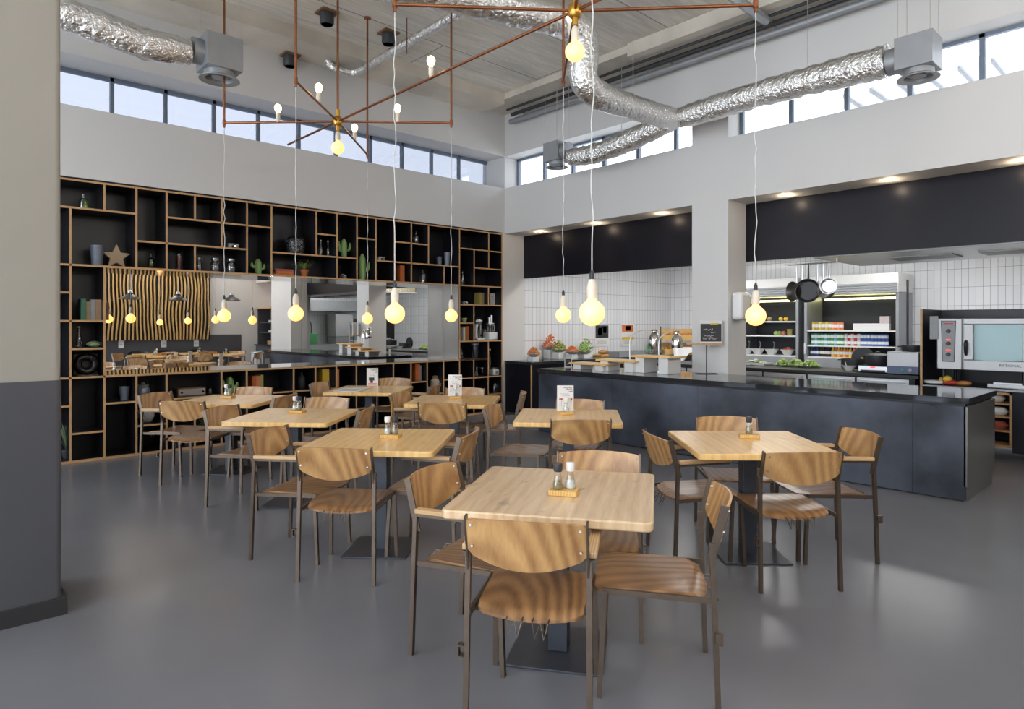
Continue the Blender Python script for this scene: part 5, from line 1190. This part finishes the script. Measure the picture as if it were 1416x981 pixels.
MB().cb((-.011, a0-.128, .71), (.003, .10, .012)).build('logo_strip', M['red'], t)
y0d, y1d = a0-.28, a1; D = MB()
D.box(-.02, y1d, .16, .03, y0d, .28).box(-.02, y1d, .70, .03, y0d, .77).box(-.02, y1d, .28, .03, y1d+.06, .70).box(-.02, y0d-.10, .28, .03, y0d, .70)
DOOR = D.build('door', M['oven'], t, bevel=.008)
MB().box(-.012, y1d+.06, .28, -.004, y0d-.10, .70).build('door_glass', M['ovenglass'], DOOR, smooth=False)
MB().box(.05, y1d+.04, .26, .06, y0d-.08, .72).build('oven_interior', pm('oven_inside', srgb(150, 160, 158), .35, .4, var=.6, vs=5), t, smooth=False)
rk = MB()
for i in range(4): rk.cb((.04, (y1d+y0d)/2-.02, .34+.08*i), (.012, abs(y0d-y1d)-.18, .008))
rk.build('oven_rack', M['steel'], t); MB().ball((.04, y1d+.16, .64), .03, (.3, 1.6, .6)).build('oven_lamp', pm('oven_lamp', (.9, .9, .6), .3, emit=(1, 1, .5), es=3), t)
MB().tube([(-.02, y0d-.03, .50), (-.06, y0d-.035, .47), (-.06, y0d-.035, .38), (-.03, y0d-.03, .34)], [.018, .02, .018, .014], 12).build('handle', M['black'], DOOR)
for yy in (a1+.06, a0-.06):
    for xx in (.08, .6): MB().tube([(xx, yy, -.039), (xx, yy, .165)], .02, 10).build('leg', M['black'], t)
def text_part(body, size, parent, loc, rot, mat, ext=.0015):
    cu = bpy.data.curves.new('text', 'FONT'); cu.body = body; cu.size = size; cu.extrude = ext; cu.align_x = 'CENTER'
    o = bpy.data.objects.new('text', cu); COL.objects.link(o); bpy.context.view_layer.update()
    me = bpy.data.meshes.new_from_object(o.evaluated_get(bpy.context.evaluated_depsgraph_get())); bpy.data.objects.remove(o)
    me.materials.clear(); me.materials.append(mat)
    r = bpy.data.objects.new('lettering', me); COL.objects.link(r); r.parent = parent; r.location = loc; r.rotation_euler = rot; return r
text_part('RATIONAL', .042, DOOR, (-.022, y1d+.17, .215), (R(90), 0, R(-90)), M['black'])
for i, (px, c, nm, l, sc_) in enumerate(((1309, 'yellow', 'yellow_bowl', 'yellow bowl of food under the oven', (1, 1, .8)), (1313, 'red', 'tomato_pile', 'red bell peppers under the oven', (1, 1.8, .6)), (1333, 'bread', 'bread_loaf', 'small bread loaf under the oven', (1, 1.4, .6)))):
    yy = at_x(px, 515, OX+.12)[0]; one(nm, MB().ball((0, 0, .055*sc_[2]), .055, sc_, 16, 10).ball((.03, .05, .04*sc_[2]), .045, sc_, 12, 8), M[c], l, 'food', loc=(OX+.14, yy, .80+(.03 if i == 0 else .0)))
one('steel_tray', MB().cb((0, 0, .01), (.3, .5, .012)).cb((-.15, 0, .03), (.01, .5, .04)).cb((.15, 0, .03), (.01, .5, .04)), M['steel'], 'shallow steel tray under the oven at the right edge', 'tray', loc=(OX+.2, 1.55, .801), bevel=.003)
one('plate_stack', MB().lathe([(.06, 0), (.12, .02), (.12, .05), (.001, .05)], n=22), M['white'], 'pile of white plates left of the combi oven', 'plates', loc=(OX+.16, 2.36, .801))
one('black_bin', MB().lathe([(.13, 0), (.14, .5), (.001, .5)], n=22), M['black'], 'black cylinder standing in the corner left of the oven', 'container', loc=(OX+.62, 2.32, .801)) if 0 else None
# extractor hood and hanging pans
t = thing('extractor_hood', (8.75, 1.0, 2.40), 'polished steel extractor hood behind the black fascia', 'hood')
MB().box(-.3, -2.0, 0, 1.3, 2.45, .02).box(-.3, -2.0, 0, -.28, 2.45, .35).box(1.28, -2.0, 0, 1.3, 2.45, .35).box(-.3, 2.43, 0, 1.3, 2.45, .35).box(-.3, -2.0, .33, 1.3, 2.45, .55).build('canopy', M['hoodm'], t, smooth=False)
MB().box(-.32, -2.02, -.02, 1.32, 2.47, .02).build('rim', M['steel'], t, bevel=.004)
for i in range(4): MB().cb((.5, -1.4+i*.95, -.025), (.5, .7, .02)).build('filter', M['brush'], t)
rail = thing('pan_rail', (8.62, 3.58, 2.33), 'steel rail with hooks carrying the hanging pans', 'rail')
MB().tube([(0, -.35, 0), (0, .30, 0)], .008, 8).tube([(0, -.33, 0), (0, -.33, .07)], .006, 6).tube([(0, .2, 0), (0, .0, .30)], .006, 6).build('bar', M['steel'], rail)
for i, (dy, r, ln, m, l) in enumerate(((.18, .10, .22, 'brush', 'brownish steel pan, leftmost of the hanging pans'), (.10, .095, .24, 'steel', 'shiny steel pan, second of the hanging pans'), (.01, .115, .20, 'iron', 'black pan in the middle of the hanging pans'),
        (-.09, .09, .22, 'steel', 'shiny steel ladle pan right of the black one'), (-.17, .085, .24, 'steel', 'small steel sieve pan, second from the right of the hanging pans'), (-.25, .075, .20, 'steel', 'smallest steel pan at the right end of the rail'))):
    t = thing('hanging_pan', (8.62-.02*(i % 3), 3.58+dy, 2.32), l, 'pan', 'pans hanging from the rail')
    MB().tube([(0, 0, .012), (.0, 0, -.02), (0, 0, -ln)], [.006, .009, .013], 8).build('handle', M['iron' if m == 'iron' else 'steel'], t)
    Mx = Matrix.Rotation(R(80), 3, 'Y') @ Matrix.Rotation(R(0), 3, 'X'); r *= 1.35; b = MB().lathe([(r*.8, 0), (r, .07), (r*.97, .07), (r*.77, .006), (.001, .004)], n=24)
    b.v = [tuple((Matrix.Rotation(R((-30, 50, 12)[i % 3]), 3, 'Z')@(Matrix.Rotation(R(-90), 3, 'Y')@Vector(v)))+Vector((0, 0, -ln-r*.93))) for v in b.v]; b.build('pan_body', M[m], t)

# ------------------------------------------------------------------ seen in the mirror: dish area, crockery alcove, slat wall
t = thing('dish_sink', (9.3, -2.55, 0), 'steel dish sink table with spring tap, seen in the mirror', 'sink')
MB().box(.0, 0, .84, 2.4, .7, .90).box(.1, .05, .2, 2.3, .65, .84).build('table', M['steel'], t, bevel=.004)
MB().tube([(.5, .1, .9), (.5, .1, 1.5), (.5, .16, 1.62), (.5, .26, 1.62), (.5, .32, 1.5), (.5, .32, 1.25)], .018, 10).build('spring_tap', M['charcoal'], t)
one('green_crate', MB().box(0, 0, 0, .50, .35, .36), M['green'], 'green plastic crate standing by the dish sink, seen in the mirror', 'crate', loc=(9.35, -2.2, .905), bevel=.02)
t = thing('dishwasher', (10.5, -2.5, .905), 'hood dishwasher with raised steel box, seen in the mirror', 'dishwasher'); MB().box(0, 0, .25, .65, .6, 1.0).build('hood', M['steel'], t, bevel=.01); MB().box(.02, 0, 0, .63, .58, .25).build('body', M['greyc'], t, bevel=.005)
one('wall_hood', MB().prism([(-1.2, 0), (1.2, 0), (.9, .35), (-.9, .35)], 0, .7, 'Y'), M['galv'], 'grey wall hood above the dish sink, seen in the mirror', 'hood', loc=(10.5, -2.58, 2.0))
t = thing('crockery_cabinet', (8.35, -1.85, 0), 'dark cabinet with shelves of white crockery, seen in the mirror', 'cabinet')
MB().box(.35, -1.1, 0, .40, 1.1, 2.05).box(-.1, -1.1, 0, .4, 1.1, .88).box(-.05, 1.05, .9, .4, 1.1, 2.05).box(-.05, -1.1, .9, .4, -1.05, 2.05).build('carcass', M['wallgrey'], t, smooth=False)
MB().box(-.15, -1.12, .88, .4, 1.12, .92).build('worktop', M['black'], t, smooth=False); MB().box(-.1, -1.12, 2.05, .4, 1.12, 2.09).build('top_board', M['ply'], t, smooth=False)
for z in (1.30, 1.62): MB().box(.02, -1.05, z-.02, .35, 1.05, z).build('shelf', M['wallgrey'], t, smooth=False)
PCup = Proto(tag(MB().lathe([(.03, 0), (.045, .07), (.042, .07), (.027, .006), (.001, .005)], n=14).build('coffee_cup', M['white']), 'x', 'cup'))
for z, n in ((1.621, 10), (1.301, 6)):
    for i in range(n): PCup.put((8.52, -2.5+i*.14, z), 0, 'white cup on the %s shelf of the crockery cabinet' % ('upper' if z > 1.5 else 'lower'), 'white cups in the alcove, %s shelf' % ('upper' if z > 1.5 else 'lower'))
PPl = Proto(tag(MB().lathe([(.05, 0), (.07, .004), (.11, .02), (.108, .024), (.001, .01)], n=20).build('dinner_plate', M['white']), 'x', 'plate'))
for i in range(8): PPl.put((8.45, -1.2, .921+i*.022), 0, 'white plate in the stack on the alcove worktop', 'plate stack in the alcove')
one('bread_basket', MB().box(-.15, -.3, 0, .15, .3, .12), M['tan'], 'tan basket on the crockery cabinet worktop, seen in the mirror', 'basket', loc=(8.5, -2.0, .921), bevel=.01)
one('waste_bin', MB().box(-.18, -.18, 0, .18, .18, .75), M['white'], 'white bin with blue cloth in front of the alcove, seen in the mirror', 'bin', loc=(7.55, -.9, 0), bevel=.02)
one('blue_cloth', MB().grid(lambda u, v: (-.2+.4*u, -.2+.4*v, .77+.03*math.sin(7*u)*math.cos(6*v)-.12*(abs(u-.5)+abs(v-.5))**2), 12, 12, .01), M['skyblue'], 'light blue cloth over the white bin, seen in the mirror', 'cloth', loc=(7.55, -.9, 0))
t = thing('slat_screen', (0, Y0+.02, 0), 'wall screen of wavy upright wooden slats, seen in the mirror', 'screen')
MB().box(3.2, 0, 1.10, 6.85, .03, 3.3).build('backing', M['darkgap'], t, smooth=False)
rnd = random.Random(11)
for i in range(37):
    x = 3.26+i*.0975; ph = rnd.uniform(-.4, .4)
    pts = [(x+.022*math.sin(2.6*z+.25*i+ph)+.012*math.sin(5.3*z-.2*i), .065, z) for z in [1.10+2.2*k/16 for k in range(17)]]
    mb = MB(); vs = []
    for p in pts: vs += [(p[0]-.018, .03, p[2]), (p[0]+.018, .03, p[2]), (p[0]+.018, .09, p[2]), (p[0]-.018, .09, p[2])]
    fs = [(k*4+j, k*4+(j+1) % 4, k*4+4+(j+1) % 4, k*4+4+j) for k in range(16) for j in range(4)]+[(0, 1, 2, 3), (64, 65, 66, 67)]
    mb.add(vs, fs); mb.build('slat', M['slat'], t)
for i, x in enumerate((4.45, 5.55, 6.45)):
    t = thing('wall_leaflet', (x, Y0+.02, .93), 'white leaflet with dark sketch under the slats, '+('left', 'middle', 'right')[i]+' in the mirror', 'leaflet'); MB().cb((0, 0, .07), (.14, .01, .24)).build('sheet', M['white'], t); g = MB(); squiggle(g, -.04, .04, .05, .008, .02, .004, 8, i); g.build('sketch', M['charcoal'], t)
def enamel(x, y, z, label):
    t = thing('enamel_pendant', (x, y, z), label, 'pendant lamp', 'black enamel pendants')
    MB().lathe([(.26, 0), (.25, .015), (.13, .09), (.07, .13), (.06, .17), (.05, .17), (.06, .12), (.12, .08), (.24, .008)], n=28).build('shade', M['black'], t); MB().lathe([(.06, .17), (.05, .22), (.02, .24)], n=18).build('cap', M['steel'], t)
    MB().ball((0, 0, .05), .05).build('bulb', M['bulb2'], t); MB().tube(cordpts(0, 0, .24, CZ-z, int(x*10)), .005, 6).build('cord', M['cord'], t)
enamel(4.2, -.85, 2.20, 'black enamel pendant, left one in the mirror'); enamel(5.35, -.9, 2.20, 'black enamel pendant, middle one in the mirror'); enamel(7.0, -1.6, 2.25, 'black enamel pendant in front of the crockery alcove in the mirror')
# ball lamps added unseen behind the camera to brighten ceiling and walls
for i, (x, y) in enumerate(((.3, -2.1), (2.6, -2.1), (4.9, -2.1), (7.0, -1.3))):
    t = thing('added_ball_lamp', (x, y, 3.85), 'added large white ball lamp, unseen behind the camera, '+('first', 'second', 'third', 'fourth')[i]+' from the facade', 'pendant lamp', 'added ball lamps behind the camera')
    MB().ball((0, 0, 0), .22, n=24, m=14).build('globe', pm('added_ball_glow', (.9, .9, .9), .3, emit=(1, .95, .90), es=34), t); MB().tube([(0, 0, .2), (0, 0, CZ-3.85)], .006, 6).build('cord', M['cord'], t)
